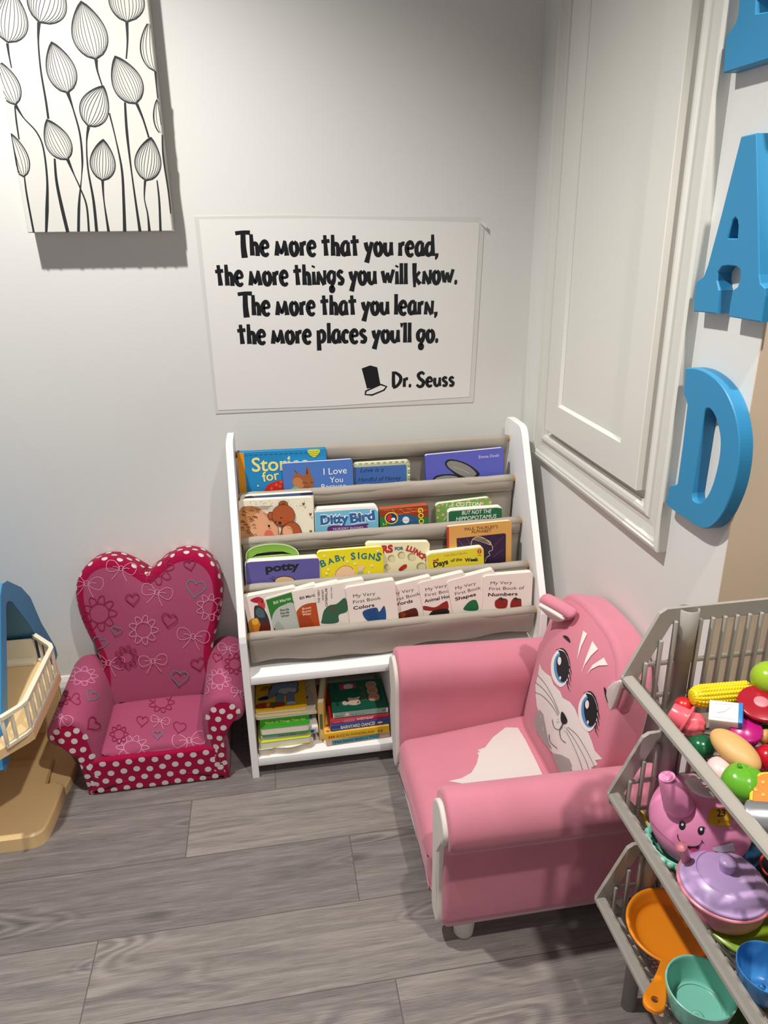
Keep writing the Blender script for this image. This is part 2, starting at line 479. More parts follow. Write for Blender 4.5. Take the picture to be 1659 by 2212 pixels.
    b.inputs['Roughness'].default_value = .48; b.inputs['Specular IOR Level'].default_value = .35
    bp = N.new('ShaderNodeBump'); bp.inputs['Strength'].default_value = .25; bp.inputs['Distance'].default_value = .0012
    Lk.new(math_('SUBTRACT', math_('MULTIPLY', g2.outputs['Fac'], .6), seam), bp.inputs['Height']); Lk.new(bp.outputs[0], b.inputs['Normal'])
    return m
def struct(name, c, d, m, r=0.0):
    return tag(M().box(c, d, m, r).build(name), kind='structure')
def S(o): return tag(o, kind='structure')
x0, x1, y0, zt = -1.9, 2.2, -2.0, 2.30
struct('floor', ((x0+x1)/2, (y0+YW+.1)/2, -.05), (x1-x0, YW+.1-y0, .1), plankmat())
struct('wall_back', ((x0+XW+.1)/2, YW+.05, zt/2), (XW+.1-x0, .1, zt), wallp)
struct('wall_right', (XW+.05, (YC+YW)/2, zt/2), (.1, YW-YC, zt), wallp)
struct('wall_side', ((XW+.1+x1)/2, YC+.05, zt/2), (x1-XW-.1, .1, zt), tanp)
def corner_return():   # the face of the outer corner that looks at the camera
    m = M(); m.box((XW+.05, YC-.0006, zt/2), (.0994, .0012, zt), tanp)
    return m
S(corner_return().build('trim_3'))
struct('ceiling', ((x0+x1)/2, (y0+YW)/2, zt+.05), (x1-x0, YW-y0, .1), ceilp)
bb = mat('baseboard_paint', 'DAD6D1', 0.4)
def skirting(name, a, b_, n):
    prof = [(0, 0), (.014, 0), (.014, .085), (.010, .098), (.004, .108), (0, .11)]
    m = M(); a, b_, n = V(a), V(b_), V(n)
    vs = [a+n*p[0]+EZ*p[1] for p in prof]+[b_+n*p[0]+EZ*p[1] for p in prof]; k = len(prof)
    m.add(vs, [(i, (i+1) % k, k+(i+1) % k, k+i) for i in range(k)]+[tuple(range(k)), tuple(range(k, 2*k))[::-1]], bb)
    return S(m.build(name))
skirting('baseboard_back', (x0, YW, 0), (XW, YW, 0), (0, -1, 0))
skirting('baseboard_right', (XW, YC, 0), (XW, YW-.014, 0), (-1, 0, 0))
# moulded casing of the wall hatch: four mitred lengths of one profile
def casing():
    m = M(); ya, yb, zb, ztop = .9415, 1.489, .6305, 2.02
    prof = [(0, .0), (0, .0165), (.006, .0185), (.009, .0165), (.012, .0165), (.0155, .0125), (.030, .0095), (.040, .0105), (.0445, .015), (.049, .0165), (.055, .0155), (.058, .010), (.062, .010), (.062, 0)]
    ring = []
    for (o, t) in prof:
        ring.append([V((XW-t, ya+o, zb+o)), V((XW-t, yb-o, zb+o)), V((XW-t, yb-o, ztop-o)), V((XW-t, ya+o, ztop-o))])
    for A, B in zip(ring[:-1], ring[1:]):
        for i in range(4):
            j = (i+1) % 4; m.add([A[i], A[j], B[j], B[i]], [(0, 1, 2, 3)], trimp)
    return m
S(casing().build('trim_1'))
def hatch():   # shaker door: slab with a sunk panel, standing a little proud of the casing
    m = M(); ya, yb, zb, ztop = 1.012, 1.405, .708, 1.94; xf, t = XW-.0245, .019; s_, d = .062, .006
    fr = (V((xf, 0, 0)), EY, EZ, -EX)
    O = [(ya, zb), (yb, zb), (yb, ztop), (ya, ztop)]; I = [(ya+s_+.003, zb+s_), (yb-s_, zb+s_), (yb-s_, ztop-s_), (ya+s_+.003, ztop-s_)]
    m.prism([O, I], t, trimp, fr, bev=.0012)
    m.prism([I], t-d-.002, trimp, (V((xf+d, 0, 0)), EY, EZ, -EX))
    # sloped bead around the sunk panel
    I2 = inset(I, .004)
    for i in range(4):
        j = (i+1) % 4
        m.add([V((xf+.0012, *I[i])), V((xf+.0012, *I[j])), V((xf+d-.0003, *I2[j])), V((xf+d-.0003, *I2[i]))], [(0, 1, 2, 3)], trimp)
    return m
S(hatch().build('door_1'))
S(M().box((XW-.003, 1.2085, 1.325), (.005, .425, 1.27), trimp).build('trim_2'))

# ================================================================== CANVAS PICTURE
def Z1(sc, ox, oy):            # pixels measured in an enlarged crop -> photograph pixels
    return lambda p: (p[0]/sc+ox, p[1]/sc+oy)
canv = mat('primed_canvas', 'DDDBD2', 0.75, 0.2, bump=(900, 0.08, 0.0004))
inkk = ink('1B1E24', 0.6)
def canvas():
    yf = YW-.044
    A = at(373, 499.5, 1, yf); B = at(60, 503, 1, yf)
    ux = (A-B).normalized(); uy = (EZ-ux*ux.dot(EZ)).normalized(); n = ux.cross(uy); w = (A-B).length
    root = thing('canvas_picture', 'white canvas picture of black line-drawn buds on long stems', 'wall picture', B)
    m = M(); fr = (B, ux, uy, n); h = .62
    m.prism([[(0, 0), (w, 0), (w, h), (0, h)]], .043, canv, fr, bev=.0015)
    z = Z1(3.6857, 0, 0)
    def L(p):
        q = onplane(*z(p), B, n)-B
        return (min(max(q.dot(ux), 0.0), w), min(max(q.dot(uy), 0.0), h))
    def line(pts, wd):
        q = smooth_open([L(p) for p in pts], 6)
        ws = [wd[min(len(wd)-2, int(i*(len(wd)-1)/len(q)))]*(1-((i*(len(wd)-1)/len(q)) % 1))+wd[min(len(wd)-1, int(i*(len(wd)-1)/len(q))+1)]*((i*(len(wd)-1)/len(q)) % 1) for i in range(len(q))] if isinstance(wd, (list, tuple)) else wd
        m.flat(*ribbon(q, ws), inkk, fr, 0.000004)
    px = .00016
    def bud(tip, base, wl, wr, n_, tilt=0):
        n_ = int(n_*.68)
        # ribs: arcs from base to tip bulging out to either side
        T, Bs = V(L2(tip)), V(L2(base)); ax = T-Bs; l = ax.length; ax.normalize(); pr = V((ax.y, -ax.x))
        for k in range(n_+1):
            t = -1+2*k/n_; b = (wl if t < 0 else wr)*math.copysign(abs(math.sin(t*PI/2))**.9, t)
            pts = []
            for i in range(15):
                s_ = i/14
                pf = math.sin(PI*s_**.78)**.78
                p = Bs+ax*(l*s_)+pr*(b*pf)
                if -.0 <= p.x <= w and p.y <= h: pts.append((p.x, p.y))
            if len(pts) > 2: m.flat(*ribbon(pts, [.0015 if abs(t) > .9 else .00095]*len(pts)), inkk, fr, 0.000001)
    def L2(p):
        q = onplane(*z(p), B, n)-B
        return (q.dot(ux), q.dot(uy))
    k = .00020
    for tip, base, wl, wr, nn in (((95, -80), (60, 340), 135*k, 150*k, 22), ((420, -230), (310, 180), 140*k, 180*k, 24), ((645, 8), (765, 475), 150*k, 150*k, 24), ((960, -230), (1010, 178), 130*k, 170*k, 24),
                         ((410, 332), (540, 742), 120*k, 130*k, 22), ((915, 445), (1085, 828), 130*k, 135*k, 24), ((825, 683), (700, 1005), 125*k, 120*k, 20), ((-20, 480), (125, 835), 90*k, 100*k, 16),
                         ((372, 950), (540, 1272), 120*k, 105*k, 20), ((88, 1063), (190, 1410), 70*k, 90*k, 14), ((822, 1108), (815, 1440), 112*k, 112*k, 22), ((1203, 1092), (1160, 1440), 118*k, 118*k, 22),
                         ((1195, 160), (1235, 570), 110*k, 75*k, 14), ((1250, 790), (1295, 1075), 60*k, 40*k, 10)):
        bud(tip, base, wl, wr, nn)
    S_ = lambda *a: [x*px*1.15 for x in a]
    for pts, wd in (([(58, 345), (72, 440), (92, 540)], (26, 14, 10)), ([(310, 180), (305, 330), (325, 560), (365, 800), (385, 945)], (34, 14, 16, 20, 22)), ([(765, 475), (775, 560), (813, 680)], (34, 16, 12)),
                    ([(1010, 178), (1015, 330), (1005, 468)], (30, 16, 12)), ([(1237, 568), (1245, 680), (1256, 785)], (24, 12, 12)), ([(540, 740), (580, 860), (635, 1060), (655, 1260), (650, 1400), (630, 1620), (625, 1845)], (36, 14, 18, 20, 8, 26, 28)),
                    ([(125, 838), (190, 940), (290, 1050), (345, 1180), (375, 1420), (375, 1640), (368, 1850)], (30, 10, 14, 16, 20, 34, 20)), ([(118, 840), (130, 960), (152, 1110)], (12, 16, 12)),
                    ([(705, 1010), (690, 1130), (700, 1340), (745, 1600), (770, 1845)], (30, 12, 16, 26, 32)), ([(870, 900), (920, 1100), (970, 1350), (985, 1600), (993, 1845)], (16, 12, 22, 28, 36)),
                    ([(995, 815), (1010, 1050), (1045, 1350), (1085, 1640), (1115, 1845)], (20, 26, 14, 22, 34)), ([(1090, 828), (1140, 950), (1185, 1095)], (30, 18, 18)),
                    ([(435, 1262), (450, 1440), (490, 1640), (540, 1850)], (18, 26, 34, 34)), ([(540, 1272), (590, 1390), (640, 1500), (690, 1640), (708, 1845)], (34, 12, 14, 18, 22)),
                    ([(195, 1410), (215, 1560), (270, 1855)], (12, 18, 20)), ([(817, 1440), (828, 1600), (865, 1845)], (26, 12, 32)), ([(1155, 1440), (1150, 1580), (1175, 1700), (1190, 1842)], (24, 10, 16, 32)),
                    ([(1250, 1435), (1268, 1600), (1278, 1842)], (12, 20, 26)), ([(1296, 1075), (1300, 1250), (1340, 1520), (1372, 1700)], (14, 18, 16, 12))):
        line(pts, S_(*wd))
    # lines carried round the right edge of the stretcher
    frs = (B+ux*w, -n, uy, ux)
    for a, b, c in ((.010, .0, .0016), (.019, .06, .0012), (.030, .14, .0014), (.037, .30, .001)):
        m.flat(*ribbon([(a, .004), (a-.002, .2), (a+.001, h-.01)], c), inkk, frs)
    m.build('stretched_canvas', root, local=False)
canvas()

# ================================================================== POSTER
GL = {  # hand-drawn chunky letters: strokes of (x, y, width), x-height about 0.6
 'T': (.72, [[(.0, .93, .13), (.42, .97, .13), (.80, .96, .15)], [(.42, .95, .17), (.40, .4, .19), (.44, -.10, .22)]]),
 'h': (.56, [[(.13, .90, .12), (.14, .4, .15), (.15, 0, .17)], [(.16, .36, .10), (.28, .52, .12), (.40, .46, .14), (.43, .22, .15), (.43, -.02, .16)]]),
 'e': (.56, [[(.12, .32, .10), (.44, .36, .10), (.40, .54, .13), (.26, .60, .14), (.12, .46, .16), (.10, .26, .17), (.18, .07, .15), (.34, .02, .14), (.47, .11, .09)]]),
 'M': (.80, [[(.10, .0, .17), (.15, .62, .09)], [(.13, .60, .10), (.36, .12, .13), (.57, .64, .10)], [(.57, .62, .10), (.63, .3, .13), (.66, .0, .18)]]),
 'o': (.56, [[(.27, .58, .14), (.12, .48, .15), (.09, .28, .16), (.18, .06, .15), (.34, .05, .15), (.45, .24, .16), (.41, .48, .15), (.27, .58, .14)]]),
 'r': (.42, [[(.11, .58, .12), (.13, .3, .14), (.13, 0, .16)], [(.15, .36, .10), (.24, .53, .13), (.38, .53, .15)]]),
 't': (.50, [[(.19, .88, .12), (.23, .4, .14), (.26, 0, .17)], [(.0, .60, .12), (.24, .62, .13), (.46, .64, .13)]]),
 'a': (.58, [[(.43, .58, .13), (.24, .58, .13), (.11, .40, .15), (.12, .14, .16), (.25, .04, .13), (.41, .20, .11)], [(.44, .60, .12), (.44, .3, .14), (.47, -.01, .17)]]),
 'y': (.55, [[(.09, .58, .15), (.17, .32, .15), (.27, .18, .12)], [(.46, .60, .14), (.30, .15, .15), (.15, -.30, .19)]]),
 'u': (.58, [[(.10, .58, .14), (.10, .22, .16), (.22, .05, .14), (.36, .10, .12), (.43, .3, .12)], [(.45, .60, .13), (.45, .3, .14), (.47, .02, .16)]]),
 'd': (.60, [[(.42, .52, .12), (.24, .56, .13), (.10, .38, .15), (.12, .12, .16), (.27, .04, .13), (.42, .2, .11)], [(.44, .94, .11), (.46, .5, .14), (.48, 0, .18)]]),
 ',': (.22, [[(.10, .12, .15), (.11, -.02, .12), (.05, -.16, .05)]]),
 'i': (.28, [[(.13, .58, .12), (.14, .3, .14), (.15, 0, .16)], [(.10, .76, .12), (.15, .84, .13)]]),
 'N': (.62, [[(.10, 0, .14), (.12, .58, .10)], [(.10, .58, .12), (.30, .26, .14), (.48, .0, .16)], [(.49, .02, .12), (.50, .3, .11), (.51, .64, .12)]]),
 'g': (.58, [[(.43, .54, .12), (.24, .57, .13), (.10, .40, .15), (.14, .16, .15), (.28, .10, .12), (.42, .25, .11)], [(.45, .60, .12), (.44, .2, .13), (.30, -.05, .12), (.22, -.14, .12), (.24, -.28, .12), (.36, -.29, .12), (.40, -.17, .12), (.30, -.07, .11)]]),
 's': (.48, [[(.38, .52, .11), (.22, .60, .13), (.10, .46, .14), (.22, .33, .14), (.36, .22, .15), (.30, .05, .14), (.08, .07, .12)]]),
 'w': (.82, [[(.07, .60, .14), (.22, .08, .14)], [(.22, .06, .12), (.38, .52, .10)], [(.38, .52, .12), (.53, .08, .14)], [(.53, .06, .12), (.74, .66, .13)]]),
 'l': (.27, [[(.12, .94, .14), (.13, .4, .14), (.14, 0, .16)]]),
 'k': (.60, [[(.12, .94, .17), (.13, .4, .15), (.15, -.14, .10)], [(.46, .56, .11), (.18, .30, .12)], [(.20, .30, .12), (.34, .14, .14), (.50, .0, .16)]]),
 'p': (.58, [[(.11, .60, .14), (.12, .2, .15), (.14, -.34, .17)], [(.14, .46, .10), (.28, .58, .13), (.43, .46, .15), (.43, .2, .15), (.30, .07, .13), (.14, .12, .1)]]),
 'c': (.48, [[(.41, .46, .12), (.28, .58, .13), (.13, .46, .15), (.10, .24, .16), (.20, .06, .14), (.41, .09, .11)]]),
 "'": (.16, [[(.08, .92, .13), (.07, .72, .06)]]),
 '.': (.28, [[(.02, .07, .10), (.07, .07, .17), (.15, .08, .17), (.20, .08, .10)]]),
 'D': (.78, [[(.14, .96, .15), (.14, .5, .16), (.17, .0, .17)], [(.02, .93, .12), (.30, .93, .13), (.62, .68, .16), (.62, .36, .16), (.38, .06, .14), (.12, -.04, .13)]]),
 'S': (.66, [[(.56, .82, .12), (.36, .94, .14), (.14, .78, .16), (.24, .55, .16), (.50, .34, .17), (.46, .08, .16), (.24, .0, .14), (.04, .14, .12)]]),
 ' ': (.26, []),
}
def handtext(m, s, p0, p1, size, mt, fr):
    """hand-lettered line from p0 to p1 (2D), cap height = size"""
    adv = sum(GL[c][0] for c in s); ln = math.hypot(p1[0]-p0[0], p1[1]-p0[1]); kx = ln/adv
    dx, dy = (p1[0]-p0[0])/ln, (p1[1]-p0[1])/ln; x = 0
    for c in s:
        for st in GL[c][1]:
            q = smooth_open(st, 7); kk = (kx+size)/2
            pts = [(p0[0]+dx*(x+a[0])*kx-dy*a[1]*size, p0[1]+dy*(x+a[0])*kx+dx*a[1]*size) for a in q]
            m.flat(*ribbon(pts, [a[2]*kk*1.42 for a in q]), mt, fr, 0.0000015)
        x += GL[c][0]
def poster():
    O = at(467, 890, 1, YW-.0012); fr = (O, EX, EZ, -EY)
    root = thing('poster', 'white laminated poster with a four-line black reading rhyme above the bookshelf', 'poster', O)
    P = lambda x, y: ((at(x, y, 1, YW-.0016)-O).x, (at(x, y, 1, YW-.0016)-O).z)
    lam = mat('laminate_film', 'D9D8D2', 0.22, 0.5, coat=.4)
    pap = mat('poster_paper', 'E9E7E2', 0.38, 0.5, bump=(14, 0.10, 0.002))
    m = M(); m.prism([[P(*q) for q in ((466, 894), (1022, 869), (1024, 850), (1046, 487), (1036, 469), (700, 467), (620, 465), (419, 468))]], .0008, lam, fr); 
    m.v = [v-EY*.0001 for v in m.v]; m.build('laminate_sheet', root, local=False)
    # curled laminate corner at the upper right
    m = M(); c = [P(1034, 474), (P(1050, 484)), (P(1049, 494)), P(1038, 484)]
    m.add([V((O.x+a, YW-.0018-k, O.z+b)) for (a, b), k in zip(c, (0, .006, .007, .001))], [(0, 1, 2, 3)], lam); m.build('curled_corner', root, local=False)
    m = M(); m.prism([[P(*q) for q in ((471, 886), (700, 878), (1014, 857), (1036, 481), (700, 472), (430, 474))]], .0003, pap, (O-EY*.0008, EX, EZ, -EY)); m.build('paper_sheet', root, local=False)
    m = M(); f2 = (O-EY*.0008, EX, EZ, -EY); bk = ink('16171A', .3)
    for s, a, b, cap in (('The More that you read,', (511, 552), (947, 553), .0455), ('the More thiNgs you will kNow.', (467, 617), (990, 613), .0455), ('The More that you learN,', (516, 681), (945, 679), .0455), ("the More places you'll go.", (514, 743), (949, 739), .0455)):
        handtext(m, s, P(*a), P(*b), cap, bk, f2)
    handtext(m, 'Dr. Seuss', P(845, 836), P(982, 834), .034, bk, f2)
    m.build('black_lettering', root, local=False)
    # small emblem: a plain tall hat in black outline
    m = M(); wh = pap
    z = Z1(2.4397, 400, 440)
    Q = lambda *a: [P(*z(p)) for p in a]
    m.flat(*fillpoly([Q((930, 868), (975, 852), (1012, 862), (1030, 960), (958, 975))]), bk, f2)
    m.flat(*fillpoly([Q((945, 1008), (948, 985), (1030, 948), (1066, 962), (1050, 985), (985, 1012))]), bk, f2)
    m.flat(*fillpoly([Q((953, 1003), (956, 990), (1030, 957), (1056, 965), (1043, 980), (985, 1003))]), wh, f2)
    m.build('hat_emblem', root, local=False)
poster()

# ================================================================== WOODEN WALL LETTERS
blu = mat('blue_letter_paint', '2F86B4', 0.42, 0.4, bump=(150, .03, .0006))
def wall_letter(label, loops, x=XW-.0195):
    O = V((x, 1.0, .8)); fr = (O, EY, EZ, -EX)
    def P(p):
        q = at(p[0], p[1], 0, x)-O
        return (q.y, q.z)
    lp = [[P(p) for p in l] for l in loops]
    c = V((XW-.0003, sum(p[0] for p in lp[0])/len(lp[0])+1.0, min(p[1] for p in lp[0])+.8))
    root = thing('wooden_letter', label, 'letter', c, 'blue wooden letters up the right wall')
    m = M(); m.prism(lp, .0188, blu, fr, bev=.0012); m.build('letter_body', root, local=False)
z = Z1(2.968, 1100, 700)
dO = [(1130, 281), (1180, 283), (1235, 297), (1290, 328), (1345, 376), (1395, 446), (1436, 540), (1462, 640), (1474, 740), (1472, 850), (1458, 960), (1434, 1060), (1400, 1150), (1360, 1230), (1310, 1288), (1262, 1312), (1215, 1302), (1160, 1270), (1010, 1160), (1016, 1100), (1030, 1036), (1070, 1030), (1080, 1000), (1110, 780), (1140, 520), (1132, 484), (1116, 452)]
dI = [(1272, 540), (1298, 556), (1322, 600), (1342, 670), (1352, 740), (1348, 830), (1330, 930), (1302, 1030), (1270, 1100), (1240, 1136), (1212, 1145), (1182, 1132), (1172, 1095), (1178, 1040), (1215, 800), (1250, 575)]
wall_letter('blue wooden letter D, lowest on the right wall below the A', [[z(p) for p in smooth_open(dO[:23], 4)+dO[23:]], [z(p) for p in smooth_closed(dI, 4)]])
z = Z1(2.968, 1100, 0)
aO = [(1485, 875), (1584, 853), (1588, 1000), (1598, 1500), (1602, 1760), (1610, 1815), (1642, 1848), (1638, 1900), (1612, 2066), (1405, 2031), (1412, 1960), (1430, 1862), (1462, 1840), (1480, 1785), (1478, 1730), (1455, 1709), (1400, 1703), (1362, 1710), (1337, 1748), (1332, 1800), (1346, 1862), (1328, 2012), (1180, 1996), (1187, 1900), (1198, 1806), (1245, 1772), (1272, 1700), (1360, 1370)]
aI = [(1449, 1394), (1462, 1412), (1467, 1450), (1462, 1528), (1398, 1528), (1414, 1470), (1432, 1412)]
wall_letter('blue wooden letter A on the right wall, between the D and the E', [[z(p) for p in aO], [z(p) for p in aI]])
z = Z1(7.375, 1480, 0)
eO = [(605, 1165), (640, 640), (665, 555), (740, 460), (800, 365), (832, 265), (850, 100), (862, -40), (900, -520), (930, -1100), (955, -1560), (900, -1720), (905, -1900), (1990, -2140), (2000, -1500), (1700, -1420), (1560, -1720), (1380, -1690), (1350, -1150), (1640, -1190), (1620, -560), (1310, -500), (1290, -300), (1130, 0), (1122, 215), (1290, 190), (1560, 110), (1760, -180), (2060, -260), (1990, 740)]
wall_letter('blue wooden letter E, highest on the right wall and cut by the frame', [[z(p) for p in eO]])

# ================================================================== BOOKSHELF
whm = mat('white_melamine', 'EEECEA', 0.42, 0.4, bump=(40, .03, .0006))
sling = mat('grey_beige_sling_cloth', 'A39A8E', 0.85, 0.15, bump=(1400, .25, .0004), vary=(9, .05))
dwl = mat('dowel_wood', 'C39A62', 0.5)
XL, XR = -0.0943, 0.5518; TH = .0145; YFR = 1.289
DOW = [(1.548, .652), (1.496, .572), (1.437, .492), (1.378, .411), (1.318, .331)]   # dowel centres (y, z)
def shelf():
    root = thing('sling_bookshelf', 'white children bookshelf with tiers of grey-beige cloth slings and two cubbies below', 'bookshelf', ((XL+XR)/2, 1.43, 0))
    prof = [(1.289, 0), (1.580, 0), (1.580, .675), (1.576, .690), (1.566, .697), (1.550, .699), (1.492, .699), (1.478, .697), (1.469, .690), (1.462, .680), (1.291, .348), (1.2885, .335)]
    for x in (XL, XR-TH):
        m = M(); m.prism([prof], TH, whm, (V((x, 0, 0)), EY, EZ, -EX), bev=.0012); m.build('side_panel', root, local=False)
    xa, xb = XL+TH, XR-TH
    M().box(((xa+xb)/2, 1.4355, .2425), (xb-xa, .289, .0175), whm, .0008).build('shelf_board', root, local=False)
    M().box(((xa+xb)/2, 1.4355, .038), (xb-xa, .289, .020), whm, .0008).build('shelf_board', root, local=False)
    M().box((.221, 1.435, .1408), (.0145, .285, .1852), whm, .0008).build('divider', root, local=False)
    gb = mat('grey_back_board', '6E726C', .7)
    M().box(((xa+xb)/2, 1.5785, .141), (xb-xa, .003, .184), gb).build('back_board', root, local=False)
    r = .0072
    for (y, z) in DOW:
        M().tube([(xa, y, z), (xb, y, z)], r, dwl, n=14).build('dowel', root, local=False)
    X0, X1 = xa+.004, xb-.006
    def cloth(path, name, wavy=None, xs=None, label=None):
        m = M(); n = 34; vs = []
        for i in range(n+1):
            t = i/n; x = X0+(X1-X0)*t
            for j, (y, z) in enumerate(path):
                q = j/(len(path)-1); dy = .0016*math.sin(t*PI)*math.sin(q*PI)*math.sin(3.1*t*PI+j*.4)
                dz = 0
                if wavy and j >= len(path)-wavy:
                    k = (j-(len(path)-wavy)+1)/wavy
                    dz = k*(.014*t**2+.008*math.sin(t*9.5+.5)*math.sin(PI*t)+.004*math.sin(t*23))
                    dy = k*.006*math.sin(t*13+1)*math.sin(PI*t)
                vs.append((x, y+dy, z+dz))
        k = len(path)
        m.add(vs, [(i*k+j, (i+1)*k+j, (i+1)*k+j+1, i*k+j+1) for i in range(n) for j in range(k-1)], sling, True)
        # stitched hem seam below the rod sleeve
        o = m.build(name, root, local=False)
        md = o.modifiers.new('thick', 'SOLIDIFY'); md.thickness = .0011; md.offset = 0
        return o
    R = r+.0012
    for k in range(4):
        (ya, za), (yb, zb) = DOW[k], DOW[k+1]
        p = [(ya+R*math.cos(a), za+R*math.sin(a)) for a in [PI*(-.35+.12*i) for i in range(12)]]    # wrapped over the upper rod, coming down in front
        p += [(ya-R-.0002, za-.008), (ya-R+.002, za-.024), (ya-R+.006, za-.027)]
        zbot = zb-.060; yk = yb+.066
        for q in (.2, .45, .7, .9): p.append((ya-R+.006+(yk-(ya-R+.006))*q, za-.027+(zbot+.012-(za-.027))*q))
        p += [(yk-.004, zbot+.004), (yk-.014, zbot), (yk-.024, zbot+.001), (yb+.030, zbot+.008)]
        for q in (.3, .6): p.append((yb+.030+(yb+R+.003-yb-.030)*q, zbot+.008+(zb-.012-zbot-.008)*q))
        p += [(yb+R+.003, zb-.010)]
        cloth(p, 'sling')
        m = M(); m.box(((X0+X1)/2, ya-R+.0012, za-.0245), (X1-X0-.01, .0006, .0012), mat('seam_thread', '8F8476', .8)); m.build('seam', root, local=False)
    (y, z) = DOW[4]
    p = [(y+R*math.cos(a), z+R*math.sin(a)) for a in [PI*(-.1+.1*i) for i in range(11)]]
    p += [(y-R, z-.008), (y-R+.003, z-.02), (y-R+.006, z-.035), (y-R+.009, z-.05), (y-R+.012, z-.06), (y-R+.014, z-.0665)]
    cloth(p, 'front_flap', wavy=3)
    # the sleeves of the lower four rods as they show in front
    for (y, z) in DOW[1:]:
        m = M(); rr = R+.0012; n = 16; sx = [X0+(X1-X0)*i/20 for i in range(21)]
        m.tube([(x, y, z+.0006*math.sin(i*1.7)) for i, x in enumerate(sx)], [rr*(1+.05*math.sin(i*2.3)) for i in range(21)], sling, n=16)
        m.build('rod_sleeve', root, local=False)
    return root
shelf()

# ================================================================== BOOKS
class Book:
    def __init__(s, name, label, cat, group, px, tier, off=0.0, h=.15, t=.012, cover='4F78B8', lean=.06, pages='EDE6D3', rad=.006, spine=None, hard=False, mw=None, w=None, frontmat=None):
        s.t, s.h = t, h
        if mw is None:
            # books stand in a sling: their front covers lie on a plane just behind the lower rod
            (y, z) = DOW[tier+1]
            N = V((0, -math.cos(lean), math.sin(lean))); P0 = V((0, y+.0095, z))-N*off
            A, B = onplane(*px[0], P0, N), onplane(*px[1], P0, N)
            X = (B-A).normalized(); Y = -N; Z = X.cross(Y).normalized(); s.w = (B-A).length
            h = min(h, (A+B).z/2-(z-.052)); s.h = h; O = A-Z*h
            s.mw = Matrix(((X.x, Y.x, Z.x, O.x), (X.y, Y.y, Z.y, O.y), (X.z, Y.z, Z.z, O.z), (0, 0, 0, 1)))
        else: s.mw = mw; s.w = w
        s.inv = s.mw.inverted(); s.O = s.mw.translation; s.N = -(s.mw.to_3x3() @ EY)
        s.root = thing(name, label, cat, mw=s.mw, group=group)
        s.fr = (O0, EX, EZ, -EY); s.m = M(); s.rad = rad
        cm = ink(cover) if isinstance(cover, str) else cover; s.cm = cm
        w_, ct = s.w, .0016 if not hard else .0024
        ol = rrect(0, 0, w_, h, rad)
        # board books: cover boards flush with the pages; hardbacks overhang them
        s.m.prism([ol], ct, cm, (O0, EX, EZ, -EY), bev=.0005)
        s.m.prism([ol], ct, cm, (V((0, t-ct, 0)), EX, EZ, -EY))
        s.m.box((.0008, t/2, h/2), (.0016, t-.0004, h-2*rad*.6), ink(spine) if spine else cm)
        ins = .0006 if not hard else .003
        pg = M(); pl = inset(rrect(0, 0, w_, h, rad), ins); pl = [(max(p[0], .0017), p[1]) for p in pl]
        pm = mat('page_'+pages, pages, .7)
        pg.prism([pl], t-2*ct-.0002, pm, (V((0, ct+.0001, 0)), EX, EZ, -EY))
        s.pg = pg
    def L(s, p):
        q = s.inv @ onplane(p[0], p[1], s.O, s.N)
        return (min(max(q.x, .0006), s.w-.0006), min(max(q.z, .0006), s.h-.0006))
    def poly(s, pts, c, px=True):
        s.m.flat(*fillpoly([[s.L(p) for p in pts] if px else pts]), ink(c), s.fr, .00006); return s
    def blob(s, pts, c): return s.poly(smooth_closed(pts, 5), c)
    def ell(s, cx, cy, rx, ry, c, rot=0): return s.poly(circle(cx, cy, rx, ry, 22, rot), c)
    def line(s, pts, wd, c, sm=True, closed=False):
        k = .00066*wd
        q = [s.L(p) for p in ((smooth_closed(pts, 4) if closed else smooth_open(pts, 5)) if sm else pts)]
        s.m.flat(*ribbon(q, k, closed), ink(c), s.fr, .00004); return s
    def full(s, c, l=0, r=0, t=0, b=0, rad=.004):
        s.m.flat(*fillpoly([rrect(l, b, s.w-r, s.h-t, rad)]), ink(c), s.fr, .00004); return s
    def text(s, body, p0, p1, c, bold=0.0, shear=0.0, cap=None, outline=None):
        vs, fs, wd = textmesh(body, bold, shear)
        a, b = s.LL(p0), s.LL(p1); dx, dy = b[0]-a[0], b[1]-a[1]; ln = math.hypot(dx, dy); k = ln/wd; dx /= ln; dy /= ln
        ky = k if cap is None else cap/.70
        if outline: s.text(body, p0, p1, outline[0], bold+outline[1], shear, cap)
        q = [(a[0]+x*k*dx-y*ky*dy, a[1]+x*k*dy+y*ky*dx) for x, y in vs]
        ok = [f for f in fs if all(-.0001 < q[i][0] < s.w+.0001 and 0 < q[i][1] < s.h for i in f)]
        s.m.flat(q, ok, ink(c), s.fr, .00005); return s
    def LL(s, p):
        q = s.inv @ onplane(p[0], p[1], s.O, s.N); return (q.x, q.z)
    def done(s):
        s.m.build('cover', s.root); s.pg.build('pages', s.root); return s.root
G1, G2, G3, G4 = 'books in the top sling', 'books in the second sling', 'books in the third sling', 'small books fanned along the lowest sling'
zl = Z1(4.2538, 470, 900); zr = Z1(4.1475, 800, 900)      # two enlarged crops of the shelf
def ql(*a): return [zl(p) for p in a]
def qr(*a): return [zr(p) for p in a]
